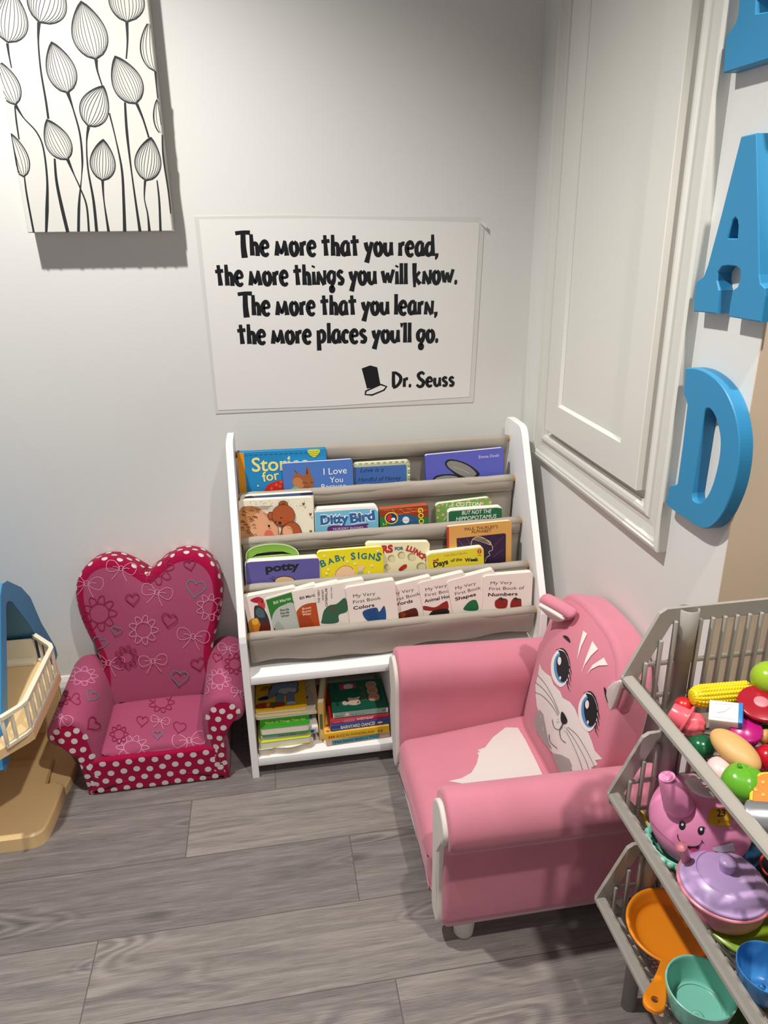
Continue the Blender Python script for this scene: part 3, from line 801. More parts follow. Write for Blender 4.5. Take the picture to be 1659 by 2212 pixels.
# ---- top sling
b = Book('picture_book', 'sky-blue hardback with an ochre spine strip at the left of the top sling', 'book', G1, ql((178, 330), (997, 292)), 0, .012, .19, .016, '1B86BE', hard=True, rad=.002, spine='C9302C')
b.poly(ql((176, 335), (240, 332), (268, 700), (203, 700)), 'E0930F')
for i in range(13):
    t = i/13; p = zl((245+t*600, 358-t*28)); q = zl((275+t*600, 357-t*28)); b.line([p, q], 1.2, '0D3F66', False)
b.text('Stories', zl((318, 505)), zl((835, 480)), 'EFE08A', .015); b.text('for', zl((418, 598)), zl((572, 572)), 'EFE08A', .012)
b.blob(ql((445, 650), (480, 615), (600, 578), (780, 560), (780, 690), (460, 690)), 'C9241C')
for p in ql((495, 660), (540, 625), (575, 640), (585, 600)): b.ell(*p, 3.2, 3.2, 'DB5D22')
b.blob(ql((830, 305), (932, 300), (935, 330), (905, 365), (880, 372), (845, 350)), 'D5D93A')
for k in (0, 1, 2): b.line(ql((833, 318+k*18), (880, 324+k*18), (930, 314+k*18)), 1.3, '3C6B1F')
for p in ql((372, 634), (657, 370)): b.poly([(p[0]+2.8*math.cos(a*PI/5)*(1 if a % 2 else .45), p[1]+2.8*math.sin(a*PI/5)*(1 if a % 2 else .45)) for a in range(10)], 'EFE6B8')
b.done()
b = Book('picture_book', 'mid-blue picture book with a brown fox and white serif lettering in the top sling', 'book', G1, ql((592, 432), (1240, 390)), 0, .0, .165, .011, '4A74BC', hard=False, rad=.005)
b.blob(ql((690, 580), (700, 545), (720, 515), (698, 480), (770, 535), (805, 530), (822, 450), (862, 540), (885, 590), (870, 650), (800, 680), (720, 665)), '9A5A34')
b.blob(ql((690, 590), (720, 560), (770, 575), (790, 640), (740, 668), (705, 640)), 'BB7A48')
b.poly(ql((702, 485), (735, 520), (715, 512)), '5B3320'); b.poly(ql((822, 462), (832, 530), (812, 525)), '5B3320')
for a in (((775, 615), (800, 605), (830, 620)), ((850, 600), (868, 610), (880, 600)), ((800, 640), (820, 655), (840, 640))): b.line(ql(*a), 1.4, '3F2213')
b.blob(ql((675, 665), (715, 640), (760, 662), (760, 700), (670, 700)), '7FA98B')
b.text('I Love', zl((975, 535)), zl((1188, 520)), 'F2F2F2', .0); b.text('You', zl((1032, 607)), zl((1152, 600)), 'F2F2F2', .0); b.text('Because', zl((955, 668)), zl((1180, 655)), 'F2F2F2', .0)
b.done()
b = Book('picture_book', 'blue board book with a checked border and dark handwritten title, right of the fox book', 'book', G1, qr((-150, 418), (355, 388)), 0, .011, .15, .012, 'B7C4A0', rad=.008)
for i in range(19):
    p = [(-150+i*27, 412-i*1.4), (-137+i*27, 411-i*1.4), (-137+i*27, 432-i*1.4), (-150+i*27, 433-i*1.4)]
    b.poly([zr(a) for a in p], 'F3EFE2' if i % 2 else 'C98A72')
for i in range(5):
    b.poly(qr((333, 430+i*28), (357, 430+i*28), (357, 444+i*28), (333, 444+i*28)), 'F0EFE2' if i % 2 else '9DAF45')
b.poly(qr((-150, 455), (320, 428), (325, 640), (-150, 640)), '3E66A8')
b.text('Love is a', zr((-90, 498)), zr((116, 490)), '17213E', .0, .25); b.text('Handful of Honey', zr((-110, 580)), zr((275, 562)), '17213E', .0, .25)
b.done()
b = Book('picture_book', 'violet-blue picture book with a grey rabbit ear at the right of the top sling', 'book', G1, qr((490, 345), (1195, 278)), 0, .006, .185, .012, '575CB6', rad=.005)
b.blob(qr((668, 425), (680, 395), (715, 382), (800, 395), (900, 440), (980, 515), (900, 560), (800, 540), (700, 470)), '17181C')
b.blob(qr((685, 425), (700, 402), (730, 396), (800, 408), (890, 450), (950, 515), (880, 545), (800, 520), (710, 462)), '85837E')
b.blob(qr((560, 560), (590, 530), (680, 515), (800, 525), (800, 580), (560, 590)), '17181C'); b.blob(qr((580, 560), (610, 540), (690, 527), (780, 540), (780, 590), (590, 590)), '8C8A85')
b.line(qr((740, 450), (830, 480), (890, 510)), 3, 'A99A97')
b.text('Emma Dodd', zr((972, 374)), zr((1150, 358)), 'D9D6E6', .0)
b.done()
# ---- second sling
b = Book('board_book', 'cream board book with a dark night-sky back, standing behind the hedgehog book', 'book', G2, ql((205, 730), (880, 690)), 1, .0175, .155, .012, 'DCD6C2', rad=.008)
b.poly(ql((250, 735), (880, 690), (880, 720), (250, 770)), '3A4F7E'); b.blob(ql((250, 740), (310, 728), (330, 745), (260, 768)), '1A2238'); b.blob(ql((760, 708), (860, 696), (860, 715), (780, 722)), '1A2238')
b.done()
b = Book('board_book', 'cream board book with a hedgehog hugging a brown teddy bear on the cover', 'book', G2, ql((190, 772), (878, 738)), 1, .002, .155, .014, 'EAE2CB', rad=.008)
b.blob(ql((195, 1090), (205, 870), (300, 825), (420, 870), (500, 930), (550, 1000), (575, 1100), (560, 1130), (200, 1130)), 'E2A57E')
b.blob(ql((195, 870), (290, 820), (400, 850), (350, 890), (310, 960), (300, 1040), (330, 1130), (190, 1130)), 'C58A54')
for i in range(46):
    x, y = 205+random.random()*150, 850+random.random()*250
    b.line([zl((x, y)), zl((x+18, y-8)), zl((x+32, y+4))], 1.2, '5A3216')
for i in range(15):
    x = 225+i*16; b.line([zl((x, 865-i*1)), zl((x+8+i*2, 838-i*1.2)), zl((x+22+i*3, 822))], 1.3, '6B3C1B')
b.ell(*zl((472, 1000)), 2.5, 2.5, '221611'); b.ell(*zl((470, 1072)), 9, 8, 'D66A55'); b.line(ql((420, 880), (500, 930), (552, 1000), (560, 1080)), 1.2, '40210F')
br = 'A9542A'
b.ell(*zl((603, 800)), 10.3, 7.5, '5A2712'); b.ell(*zl((603, 801)), 9.2, 6.4, br); b.ell(*zl((603, 803)), 4, 3.3, '7A3416')
b.ell(*zl((488, 905)), 7, 8.5, '5A2712'); b.ell(*zl((490, 905)), 6, 7.4, br)
b.ell(*zl((605, 905)), 25.5, 24, '5A2712', .2); b.ell(*zl((605, 905)), 24.5, 23, br, .2)
b.blob(ql((580, 1060), (600, 1000), (670, 960), (740, 985), (775, 1060), (770, 1110), (580, 1110)), '5A2712'); b.blob(ql((588, 1060), (606, 1005), (670, 966), (735, 990), (768, 1060), (760, 1110), (588, 1110)), br)
b.ell(*zl((572, 972)), 3.4, 2.8, '1E1411'); b.ell(*zl((535, 962)), 1.6, 1.6, '1E1411'); b.ell(*zl((585, 925)), 1.6, 1.6, '1E1411'); b.line(ql((570, 990), (600, 1000), (625, 985)), 1, '1E1411'); b.ell(*zl((622, 940)), 4, 3.6, 'C4472C')
b.blob(ql((600, 1020), (655, 1000), (690, 1040), (680, 1080), (610, 1090)), 'E2A57E'); b.line(ql((640, 1015), (680, 1030), (690, 1060)), 1, '40210F')
for (x, y, c) in ((788, 798, '5C3A34'), (852, 893, '6B2A30'), (855, 1050, '4C5A2C')): b.blob(ql((x-12, y-10), (x-4, y-12), (x, y-6), (x+6, y-12), (x+14, y-8), (x, y+14)), c)
for i in range(24):
    x, y = 300+random.random()*520, 765+random.random()*60; b.ell(*zl((x, y)), .8, .8, '5E5246')
b.done()
b = Book('board_book', 'light-blue board book with chunky dark-blue bird lettering and a purple ribbon banner', 'book', G2, ql((890, 850), (1475, 815)), 1, .004, .13, .020, 'F0EEE8', rad=.010)
b.poly(ql((892, 880), (1340, 848), (1440, 845), (1478, 872), (1482, 1120), (900, 1120)), '6FB3CE')
b.text('Ditty', zl((948, 992)), zl((1206, 970)), '2A5F97', .05, 0, .020, ('F4F4F0', .05)); b.text('Bird', zl((1222, 978)), zl((1448, 945)), '2A5F97', .05, 0, .021, ('F4F4F0', .05))
b.ell(*zl((978, 925)), 3.2, 2.6, '2A5F97'); b.poly(ql((1000, 915), (1020, 905), (1016, 928)), 'E8C07A'); b.poly(ql((1270, 898), (1296, 905), (1272, 915)), 'E8C07A')
b.blob(ql((1012, 1018), (1060, 1000), (1200, 1000), (1330, 985), (1388, 982), (1370, 1005), (1380, 1030), (1200, 1060), (1030, 1060)), '5B2A6E')
b.text('NURSERY RHYMES', zl((1062, 1044)), zl((1340, 1030)), 'D9C9E2', .0)
b.done()
b = Book('board_book', 'thick red and green striped board book with a big sideways yellow title', 'book', G2, qr((80, 832), (520, 790)), 1, .004, .12, .022, '20733E', pages='C9472B', rad=.004)
b.poly(qr((82, 832), (520, 792), (525, 900), (85, 900)), '8A3418')
for i in range(9): b.line(qr((85+i*34, 845-i*3), (150+i*38, 838-i*2), (215+i*36, 880-i*6), (330+i*24, 850-i*2)), 1.6, 'D5822C' if i % 2 else 'C8401E')
b.blob(qr((205, 905), (300, 875), (400, 895), (440, 960), (440, 1000), (205, 1000)), '17577E')
b.ell(*zr((318, 925)), 7.5, 7.5, 'D9E2E4'); b.line(qr((262, 930), (318, 926), (380, 925)), 1, 'C05A3A')
b.ell(*zr((188, 908)), 14.6, 13, 'E2C93A'); b.ell(*zr((188, 908)), 12.2, 10.8, '1D2F5C'); b.blob(qr((148, 905), (165, 880), (188, 875), (182, 930), (160, 935)), 'C02A22'); b.ell(*zr((205, 918)), 4.5, 3.5, 'E6E6E2')
b.text('GOOD', zr((425, 818)), zr((440, 1010)), 'E7C63C', .03)
b.text('2-3', zr((110, 975)), zr((150, 968)), 'E7C63C', .02)
b.done()
b = Book('board_book', 'light-green polka-dot board book with white lettering, behind the dark-green book', 'book', G2, qr((583, 785), (1085, 722)), 1, .0155, .125, .016, '6E9A45', rad=.010)
for p in ((645, 785), (800, 772), (880, 757), (1000, 775), (1035, 728), (1075, 768), (610, 840), (650, 880), (955, 738), (600, 905)): b.ell(*zr(p), 3.6, 3.3, 'D29A8C')
b.text('LITTLE COTTON', zr((600, 805)), zr((985, 800)), 'F0EFE6', .0); b.line(qr((655, 930), (690, 880)), 1.5, 'F0EFE6')
b.done()
b = Book('board_book', 'dark-green board book with white hand-drawn capitals in the second sling', 'book', G2, qr((697, 835), (1185, 800)), 1, .0, .125, .014, 'EDEAE0', rad=.010)
b.poly(qr((715, 848), (1130, 815), (1180, 822), (1192, 860), (1195, 980), (700, 980), (700, 860)), '185F3C')
b.text('BUT NOT THE', zr((820, 880)), zr((1085, 862)), 'F0EFE6', .0, .15, .0090); b.text('HIPPOPOTAMUS', zr((768, 934)), zr((1130, 905)), 'F0EFE6', .0, .15, .0090)
b.done()
# ---- third sling
b = Book('board_book', 'green arched-handle board book behind the purple book in the third sling', 'book', G3, ql((258, 1300), (745, 1260)), 2, .0205, .12, .008, '79A83C', rad=.004)
hl = [b.LL(p) for p in ql((262, 1310), (265, 1260), (290, 1225), (370, 1190), (500, 1172), (620, 1180), (705, 1212), (740, 1250), (748, 1300))]
hi = [b.LL(p) for p in ql((690, 1280), (680, 1262), (600, 1240), (480, 1240), (360, 1262), (325, 1285))]
b.m.prism([smooth_open(hl, 4)+[(x, y) for x, y in hi]], .007, ink('79A83C'), (V((0, .0004, 0)), EX, EZ, -EY)); b.m.flat(*ribbon(smooth_open(hl, 4), .0016), ink('E6E2CE'), b.fr)
b.done()
b = Book('board_book', 'worn purple board book with black lower-case lettering at the left of the third sling', 'book', G3, ql((248, 1335), (938, 1288)), 2, .0, .145, .018, 'EDE8DA', rad=.010)
b.poly(ql((262, 1345), (300, 1336), (880, 1303), (925, 1302), (940, 1330), (942, 1560), (258, 1560), (255, 1380)), '5A5496')
b.text('potty', zl((442, 1428)), zl((755, 1398)), '1B1920', .045, 0, .0165)
b.ell(*zl((618, 1510)), 23, 11, '1B1920'); b.ell(*zl((618, 1513)), 21.5, 10, 'D9B286'); b.line(ql((470, 1478), (510, 1500), (525, 1475), (500, 1470), (515, 1508), (540, 1505)), 1.3, '1B1920')
b.done()
b = Book('board_book', 'cream board book with round punched holes and a red title, behind the yellow baby book', 'book', G3, qr((-40, 1130), (535, 1120)), 2, .014, .14, .014, 'E9DFB4', rad=.008)
for p, r in (((188, 1270), 8), ((278, 1240), 8), ((368, 1255), 8.5), ((148, 1345), 6), ((455, 1345), 10)):
    b.ell(*zr(p), r, r*.95, '9F9470'); b.ell(*zr((p[0]+8, p[1]+6)), r*.86, r*.8, 'D9CDA0')
red = 'B3262A'
b.text('BEARS', zr((-60, 1235)), zr((203, 1210)), red, .05); b.text('FOR', zr((218, 1195)), zr((296, 1190)), '1F6E86', .04); b.text('LU', zr((316, 1195)), zr((388, 1218)), red, .05); b.text('N', zr((388, 1220)), zr((425, 1245)), red, .05); b.text('C', zr((425, 1248)), zr((460, 1268)), red, .05); b.text('H', zr((458, 1270)), zr((500, 1290)), red, .05)
b.blob(qr((252, 1366), (290, 1330), (322, 1322), (325, 1345), (300, 1366), (270, 1380)), 'B3262A')
b.done()
b = Book('board_book', 'bright-yellow board book with blue capitals and a baby waving in the third sling', 'book', G3, ql((912, 1240), (1520, 1192)), 2, .003, .145, .010, 'E4D318', rad=.008)
for ch, a in zip('BABY', (((955, 1385), (1003, 1368)), ((1018, 1360), (1075, 1342)), ((1085, 1333), (1130, 1325)), ((1135, 1330), (1180, 1320)))): b.text(ch, zl(a[0]), zl(a[1]), '14707E', .03)
for ch, a in zip('SIGNS', (((1228, 1315), (1270, 1308)), ((1290, 1305), (1304, 1304)), ((1318, 1308), (1372, 1305)), ((1385, 1308), (1440, 1312)), ((1448, 1318), (1495, 1326)))): b.text(ch, zl(a[0]), zl(a[1]), '14707E', .03)
b.blob(ql((1080, 1480), (1090, 1420), (1150, 1375), (1220, 1380), (1250, 1420), (1262, 1480)), 'EBC29A'); b.ell(*zl((1252, 1415)), 3.4, 4, 'EBC29A'); b.line(ql((1080, 1460), (1095, 1415), (1150, 1373), (1215, 1376), (1248, 1405)), 1.3, '6B4A2A')
b.blob(ql((1295, 1440), (1290, 1380), (1310, 1365), (1300, 1350), (1325, 1365), (1330, 1348), (1340, 1368), (1358, 1375), (1335, 1405), (1332, 1440)), 'EBC29A'); b.blob(ql((1290, 1425), (1332, 1415), (1336, 1450), (1288, 1450)), '9DB58A')
for p in ((980, 1280), (1192, 1330), (1262, 1350), (1415, 1368), (1015, 1405), (1470, 1232), (1390, 1430), (1000, 1440)):
    q = zl(p); b.poly([(q[0]+4.2*math.cos(a*PI/5)*(1 if a % 2 else .45), q[1]+4.2*math.sin(a*PI/5)*(1 if a % 2 else .45)) for a in range(10)], 'F4EDA0')
b.done()
b = Book('board_book', 'orange-tan board book with a dark line-drawn face panel in the third sling', 'book', G3, qr((690, 985), (1268, 930)), 2, .013, .17, .011, 'D09A50', spine='B0281F', rad=.006)
b.poly(qr((683, 985), (703, 984), (708, 1300), (690, 1300)), 'B3261F')
b.text("PAUL THURLBY'S", zr((846, 1022)), zr((1142, 998)), '4A2414', .0); b.text('ALPHABET', zr((905, 1045)), zr((1082, 1034)), '4A2414', .0)
b.poly(qr((772, 1090), (1195, 1045), (1214, 1050), (1212, 1330), (785, 1330)), '2A1B38')
for a in (((780, 1100), (835, 1160)), ((865, 1085), (890, 1135)), ((1095, 1175), (1195, 1070)), ((1100, 1255), (1190, 1185)), ((985, 1070), (1000, 1080))): b.line(qr(*a), .9, 'B0305E', False)
b.line(qr((900, 1150), (915, 1100), (960, 1075), (1020, 1090), (1080, 1140), (1095, 1190), (1060, 1210), (1070, 1240), (1040, 1262), (1030, 1300)), 1.6, 'E8D3A4')
for k in range(4): b.line(qr((915+k*12, 1100-k*8), (960+k*22, 1110-k*5), (1035+k*14, 1135-k*4), (1075, 1150)), 1, 'E8D3A4')
b.done()
b = Book('board_book', 'yellow board book with black uneven lettering and a tiny balloon emblem', 'book', G3, qr((505, 1225), (1015, 1160)), 2, .0, .13, .014, 'EDE6C0', rad=.010)
b.poly(qr((508, 1248), (540, 1235), (985, 1175), (1012, 1186), (1022, 1220), (1025, 1360), (512, 1360)), 'D9C62A')
b.text('Little Board Books', zr((662, 1255)), zr((865, 1228)), '8A6A1E', .0)
b.text('Days', zr((568, 1350)), zr((700, 1318)), '1E2026', .04); b.text('of the', zr((720, 1302)), zr((822, 1290)), '1E2026', .02); b.text('Week', zr((845, 1300)), zr((968, 1292)), '1E2026', .045)
b.blob(qr((560, 1285), (590, 1280), (605, 1268), (612, 1290), (590, 1292), (570, 1298)), 'B0482A'); b.ell(*zr((977, 1206)), 4.6, 5.2, 'C23038'); b.line(qr((977, 1190), (977, 1222)), 1.6, 'E8DCA8', False); b.line(qr((960, 1242), (995, 1240)), 1.2, '5A2A1A', False)
b.done()
# ---- lowest sling: nine small board books fanned out
z4 = Z1(4.3658, 480, 1200); z5 = Z1(4.3658, 820, 1180)
def q4(*a): return [z4(p) for p in a]
def q5(*a): return [z5(p) for p in a]
LE = .06
wht = 'E9DCD2'
def small(label, tl, trr, off, cover=wht, h=.125, t=.015): return Book('small_board_book', label, 'book', G4, (tl, trr), 3, off, h, t, cover, lean=LE, rad=.006, pages='E9E2D2')
b = small('small white board book with a red-combed rooster, leftmost of the fanned row', z4((190, 392)), z4((690, 296)), .0125)
b.blob(q4((265, 420), (300, 400), (345, 390), (385, 410), (390, 440), (350, 450), (290, 440)), 'B3203C'); b.blob(q4((340, 440), (385, 430), (405, 470), (390, 520), (345, 490)), 'C9402E')
b.ell(*z4((375, 437)), 2.4, 2, '2B2B2B'); b.blob(q4((300, 520), (320, 470), (390, 500), (440, 600), (450, 720), (330, 720)), '2C3038'); b.blob(q4((315, 530), (340, 490), (390, 520), (400, 580), (340, 580)), '4A5E66')
b.blob(q4((232, 650), (290, 590), (350, 620), (360, 720), (240, 720)), 'C97A1C'); b.blob(q4((280, 610), (330, 590), (340, 640), (290, 650)), 'E0A93A'); b.blob(q4((350, 720), (380, 620), (440, 640), (450, 720)), '5A1E14')
b.done()
b = small('small green and white board book right of the rooster book', z4((393, 408)), z4((880, 268)), .0105)
b.poly(q4((412, 420), (640, 350), (780, 320), (800, 720), (455, 720)), '2F7A2E')
b.text('Bill Martin Jr', z4((487, 460)), z4((690, 404)), 'D9E0C8', .012)
b.blob(q4((470, 600), (500, 520), (570, 470), (680, 460), (720, 720), (490, 720)), 'B9BDB4'); b.blob(q4((482, 690), (520, 620), (560, 650), (600, 720), (482, 720)), 'A6ABA2')
for i, t_ in enumerate(('Panda', 'Panda', 'What')): b.text(t_, z4((550+i*4, 530+i*28)), z4((632+i*1, 512+i*28)), '23241F', .015)
b.poly(q4((458, 690), (500, 690), (500, 730), (458, 730)), '1C1D1A')
b.done()
b = small('small white board book with a big rust-brown shape, third of the fanned row', z4((652, 340)), z4((1100, 244)), .008)
b.text('Bill Martin Jr', z4((733, 416)), z4((930, 372)), '2A2522', .018); b.blob(q4((682, 600), (700, 530), (760, 470), (860, 445), (940, 470), (940, 720), (690, 720)), 'B54A1B'); b.blob(q4((700, 640), (740, 560), (800, 560), (860, 640), (860, 700), (720, 700)), 'A23C14')
for i, t_ in enumerate(('Brown', 'Brown', 'What')): b.text(t_, z4((757, 513+i*29)), z4((840, 497+i*29)), 'EBD3B8', .015)
b.done()
b = small('small white board book with a sideways title and dark-green leaf', z4((862, 302)), z4((1335, 218)), .0055)
for i, t_ in enumerate(('THE VERY', 'HUNGRY', 'CATERPILLAR')): b.text(t_, z4((924+i*35, (448, 420, 480)[i])), z4((920+i*35, (322, 318, 306)[i])), '33282A', .01)
b.text('by Eric Carle', z4((1037, 402)), z4((1035, 300)), '33282A', .0)
b.blob(q4((940, 600), (960, 520), (1010, 470), (1080, 455), (1160, 400), (1180, 520), (1100, 560), (1090, 630), (945, 640)), '2F5F45'); b.blob(q4((1000, 500), (1040, 470), (1090, 500), (1060, 560)), '44553A')
b.done()
b = small('small white board book about colors with a blue wing, fifth of the fanned row', z4((1160, 302)), z4((1625, 225)), .0)
for i, t_ in enumerate((('My Very', 1236, 398, 1445, 370), ('First Book', 1236, 455, 1497, 412), ('Colors', 1238, 512, 1436, 480))): b.text(t_[0], z4(t_[1:3]), z4(t_[3:5]), '2A2423', .022 if i == 2 else -.004, 0, .0076 if i == 2 else .0074)
b.blob(q4((1325, 530), (1450, 490), (1480, 530), (1530, 475), (1535, 620), (1380, 620)), '1C4C84'); 
for i in range(5): b.line(q4((1335+i*14, 540+i*14), (1400+i*12, 525+i*16), (1450+i*8, 520+i*18)), 1.2, '0F2F5A')
b.done()
b = small('small white board book about words with a dark-red shape, sixth of the fanned row', z5((38, 388)), z5((485, 280)), .010)
for i, t_ in enumerate((('My Very', 124, 465, 324, 420), ('First Book', 122, 524, 385, 458), ('Words', 124, 568, 314, 528))): b.text(t_[0], z5(t_[1:3]), z5(t_[3:5]), '2A2423', .022 if i == 2 else -.004, 0, .0076 if i == 2 else .0074)
b.blob(q5((110, 670), (180, 630), (250, 605), (345, 585), (345, 690), (120, 690)), '5A1C12'); b.blob(q5((170, 650), (220, 622), (250, 640), (220, 670)), '8E3A18')
b.done()
b = small('small white board book about animals with a dark-red fish tail, seventh of the fanned row', z5((362, 345)), z5((800, 240)), .0075)
for i, t_ in enumerate((('My Very', 435, 425, 635, 380), ('First Book', 430, 478, 690, 425), ('Animal Homes', 425, 532, 730, 470))): b.text(t_[0], z5(t_[1:3]), z5(t_[3:5]), '2A2423', .022 if i == 2 else -.004, 0, .0076 if i == 2 else .0074)
b.blob(q5((388, 595), (420, 562), (520, 575), (600, 530), (640, 520), (640, 600), (520, 610)), '8E2418'); b.blob(q5((470, 640), (520, 600), (640, 590), (640, 650), (480, 660)), '2A1614')
b.done()
b = small('small white board book about shapes with a green dome, eighth of the fanned row', z5((633, 330)), z5((1078, 214)), .005)
for i, t_ in enumerate((('My Very', 716, 412, 910, 360), ('First Book', 714, 464, 955, 402), ('Shapes', 714, 514, 910, 465))): b.text(t_[0], z5(t_[1:3]), z5(t_[3:5]), '2A2423', .022 if i == 2 else -.004, 0, .0076 if i == 2 else .0074)
b.blob(q5((795, 600), (820, 545), (870, 508), (915, 515), (925, 600)), '15653C'); b.done()
b = small('small white board book about numbers with two strawberries, rightmost of the fanned row', z5((980, 280)), z5((1448, 242)), .0)
for i, t_ in enumerate((('My Very', 1046, 362, 1250, 355), ('First Book of', 1032, 415, 1362, 405), ('Numbers', 1022, 472, 1300, 462))): b.text(t_[0], z5(t_[1:3]), z5(t_[3:5]), '2A2423', .022 if i == 2 else -.004, 0, .0076 if i == 2 else .0074)
for cx in (1150, 1288):
    b.blob(q5((cx-62 if cx < 1200 else cx-48, 520), (cx-20, 492), (cx+40, 495), (cx+58 if cx < 1200 else cx+48, 520), (cx+40, 580), (cx-50, 580)), '8E1F1C'); b.blob(q5((cx-30, 492), (cx, 480), (cx+10, 490), (cx+45, 495), (cx+12, 508), (cx+5, 525), (cx-8, 508)), '1E3A1C')
b.done()

# ---- books lying in the two cubbies
def lying(name, label, group, corner, w, dep, t, rot, cover, pages='E6DECB', spine=None, spine_in_front=False, rad=.008, art=None, edge_art=None):
    """a closed book lying flat: corner = front-left-bottom, local x right, y away, z up; front cover on top"""
    root = thing(name, label, 'book', mw=XF(corner, rz=rot), group=group)
    ol = rrect(0, 0, w, dep, rad if not spine_in_front else .002); cm = ink(cover); m = M()
    m.prism([ol], .0016, cm, (V((0, 0, t)), EX, EY, EZ), bev=.0005); m.prism([ol], .0016, cm, (V((0, 0, .0016)), EX, EY, EZ))
    if spine_in_front:
        m.box((w/2, .0012, t/2), (w, .0024, t), ink(spine or cover), .0007)
        m.lay = 0
    if art: art(m, (V((0, 0, t)), EX, EY, EZ))
    if edge_art: m.lay = 0; edge_art(m, (V((0, -.0001, 0)), EX, EZ, -EY))
    m.build('cover', root)
    pl = inset(ol, .0007)
    if spine_in_front: pl = [(p[0], max(p[1], .0026)) for p in pl]
    pg = M(); pg.prism([pl], t-.0034, mat('page_'+pages, pages, .7), (V((0, 0, t-.0017)), EX, EY, EZ)); pg.build('pages', root)
    return root
def T(m, fr, body, x0, y, x1, c, bold=0.0, cap=None, shear=0.0, up=False):
    vs, fs, wd = textmesh(body, bold, shear); k = (x1-x0)/wd; ky = k if cap is None else cap/.7
    q = [(x0+x*k, y+yy*ky) for x, yy in vs] if not up else [(y-yy*ky, x0+x*k) for x, yy in vs]
    m.flat(q, fs, ink(c), fr, .00005)
def F(m, fr, pts, c, sm=False): m.flat(*fillpoly([smooth_closed(pts, 4) if sm else pts]), ink(c), fr, .00005)
GL_, GR_ = 'books piled in the left cubby', 'books piled beside the cubby divider'
zb = .0482
cx0 = at(560, 1628, 1, 1.30).x
# left pile, bottom up
def wavy():
    root = thing('board_book', 'white board book with a wavy front edge, bottom of the left pile in the cubby', 'book', (cx0, 1.298, zb), GL_)
    ol = [(0, 0)]+[(.118*i/12, .006*math.sin(i*.62)*(1 if i > 2 else .3)-.004*math.sin(i*.5)) for i in range(1, 12)]+[(.118, .012), (.118, .12), (0, .12)]
    m = M(); m.prism([ol], .0016, ink('E3E6EC'), (V((0, 0, .018)), EX, EY, EZ), bev=.0005); m.prism([ol], .0016, ink('D8CFC2'), (V((0, 0, .0016)), EX, EY, EZ))
    F(m, (V((0, 0, .018)), EX, EY, EZ), [(.004, .006), (.05, .012), (.05, .1), (.004, .1)], 'B9CBE4', True); m.build('cover', root)
    M().prism([inset(ol, .0007)], .0146, mat('page_CDBDA8', 'CDBDA8', .7), (V((0, 0, .0163)), EX, EY, EZ)).build('pages', root)
wavy()
def a1(m, fr):
    F(m, fr, [(.02, .045), (.1, .045), (.1, .11), (.02, .11)], '5A7A3A'); T(m, fr, 'illustrated story book', .035, .014, .085, '6B7A2A'); m.flat(*fillpoly([circle(.034, .034, .006)]), ink('F0F0EA'), fr, .00005); F(m, fr, [(.055, .027), (.064, .027), (.064, .04), (.055, .04)], '3A4F8A')
lying('board_book', 'yellow-green board book second from the bottom of the left cubby pile', GL_, (cx0+.001, 1.298, zb+.0182), .113, .125, .0165, .02, 'C3CC2E', art=a1)
def a2(m, fr): F(m, fr, [(.07, .03), (.115, .03), (.115, .1), (.07, .1)], '7FA6C4'); m.flat(*ribbon(circle(.093, .03, .010), .002, True), ink('3E2A24'), fr, .00005); F(m, fr, [(.088, .006), (.094, .006), (.096, .016), (.09, .018)], '3A2A26')
def a2e(m, fr): F(m, fr, [(.004, .0015), (.119, .0015), (.119, .0105), (.004, .0105)], '8DA9BE'); T(m, fr, 'WHEELS ON THE BUS', .036, .0035, .075, '2A3038', .02); m.flat(*fillpoly([circle(.111, .006, .004)]), ink('27405E'), fr, .00005)
lying('board_book', 'white and pale-blue board book in the middle of the left cubby pile', GL_, (cx0+.006, 1.306, zb+.0349), .124, .115, .0135, .03, 'E4DED6', spine='D9D6D2', spine_in_front=True, art=a2, edge_art=a2e)
def a3(m, fr): T(m, fr, 'P.D. EASTMAN', .026, .034, .083, 'C9C84A', .0); T(m, fr, 'Book of Things That Go', .012, .016, .098, 'D9D87A', .01)
lying('board_book', 'bright-green board book under the yellow picture book in the left cubby pile', GL_, (cx0+.0055, 1.302, zb+.0486), .107, .125, .0185, -.01, '2E8A1E', art=a3)
def a4(m, fr): F(m, fr, [(.08, .012), (.125, .014), (.128, .075), (.1, .09), (.09, .06)], 'C9BFAE', True); F(m, fr, [(.088, .04), (.118, .052), (.119, .060), (.09, .047)], '6A6E78'); m.flat(*ribbon(smooth_open([(.083, .07), (.105, .082), (.125, .10)], 5), .0016), ink('4A3A30'), fr, .00005)
lying('board_book', 'cream board book poking out to the right under the yellow picture book', GL_, (cx0-.003, 1.333, zb+.0673), .138, .13, .0065, .0, 'DDD0B0', art=a4)
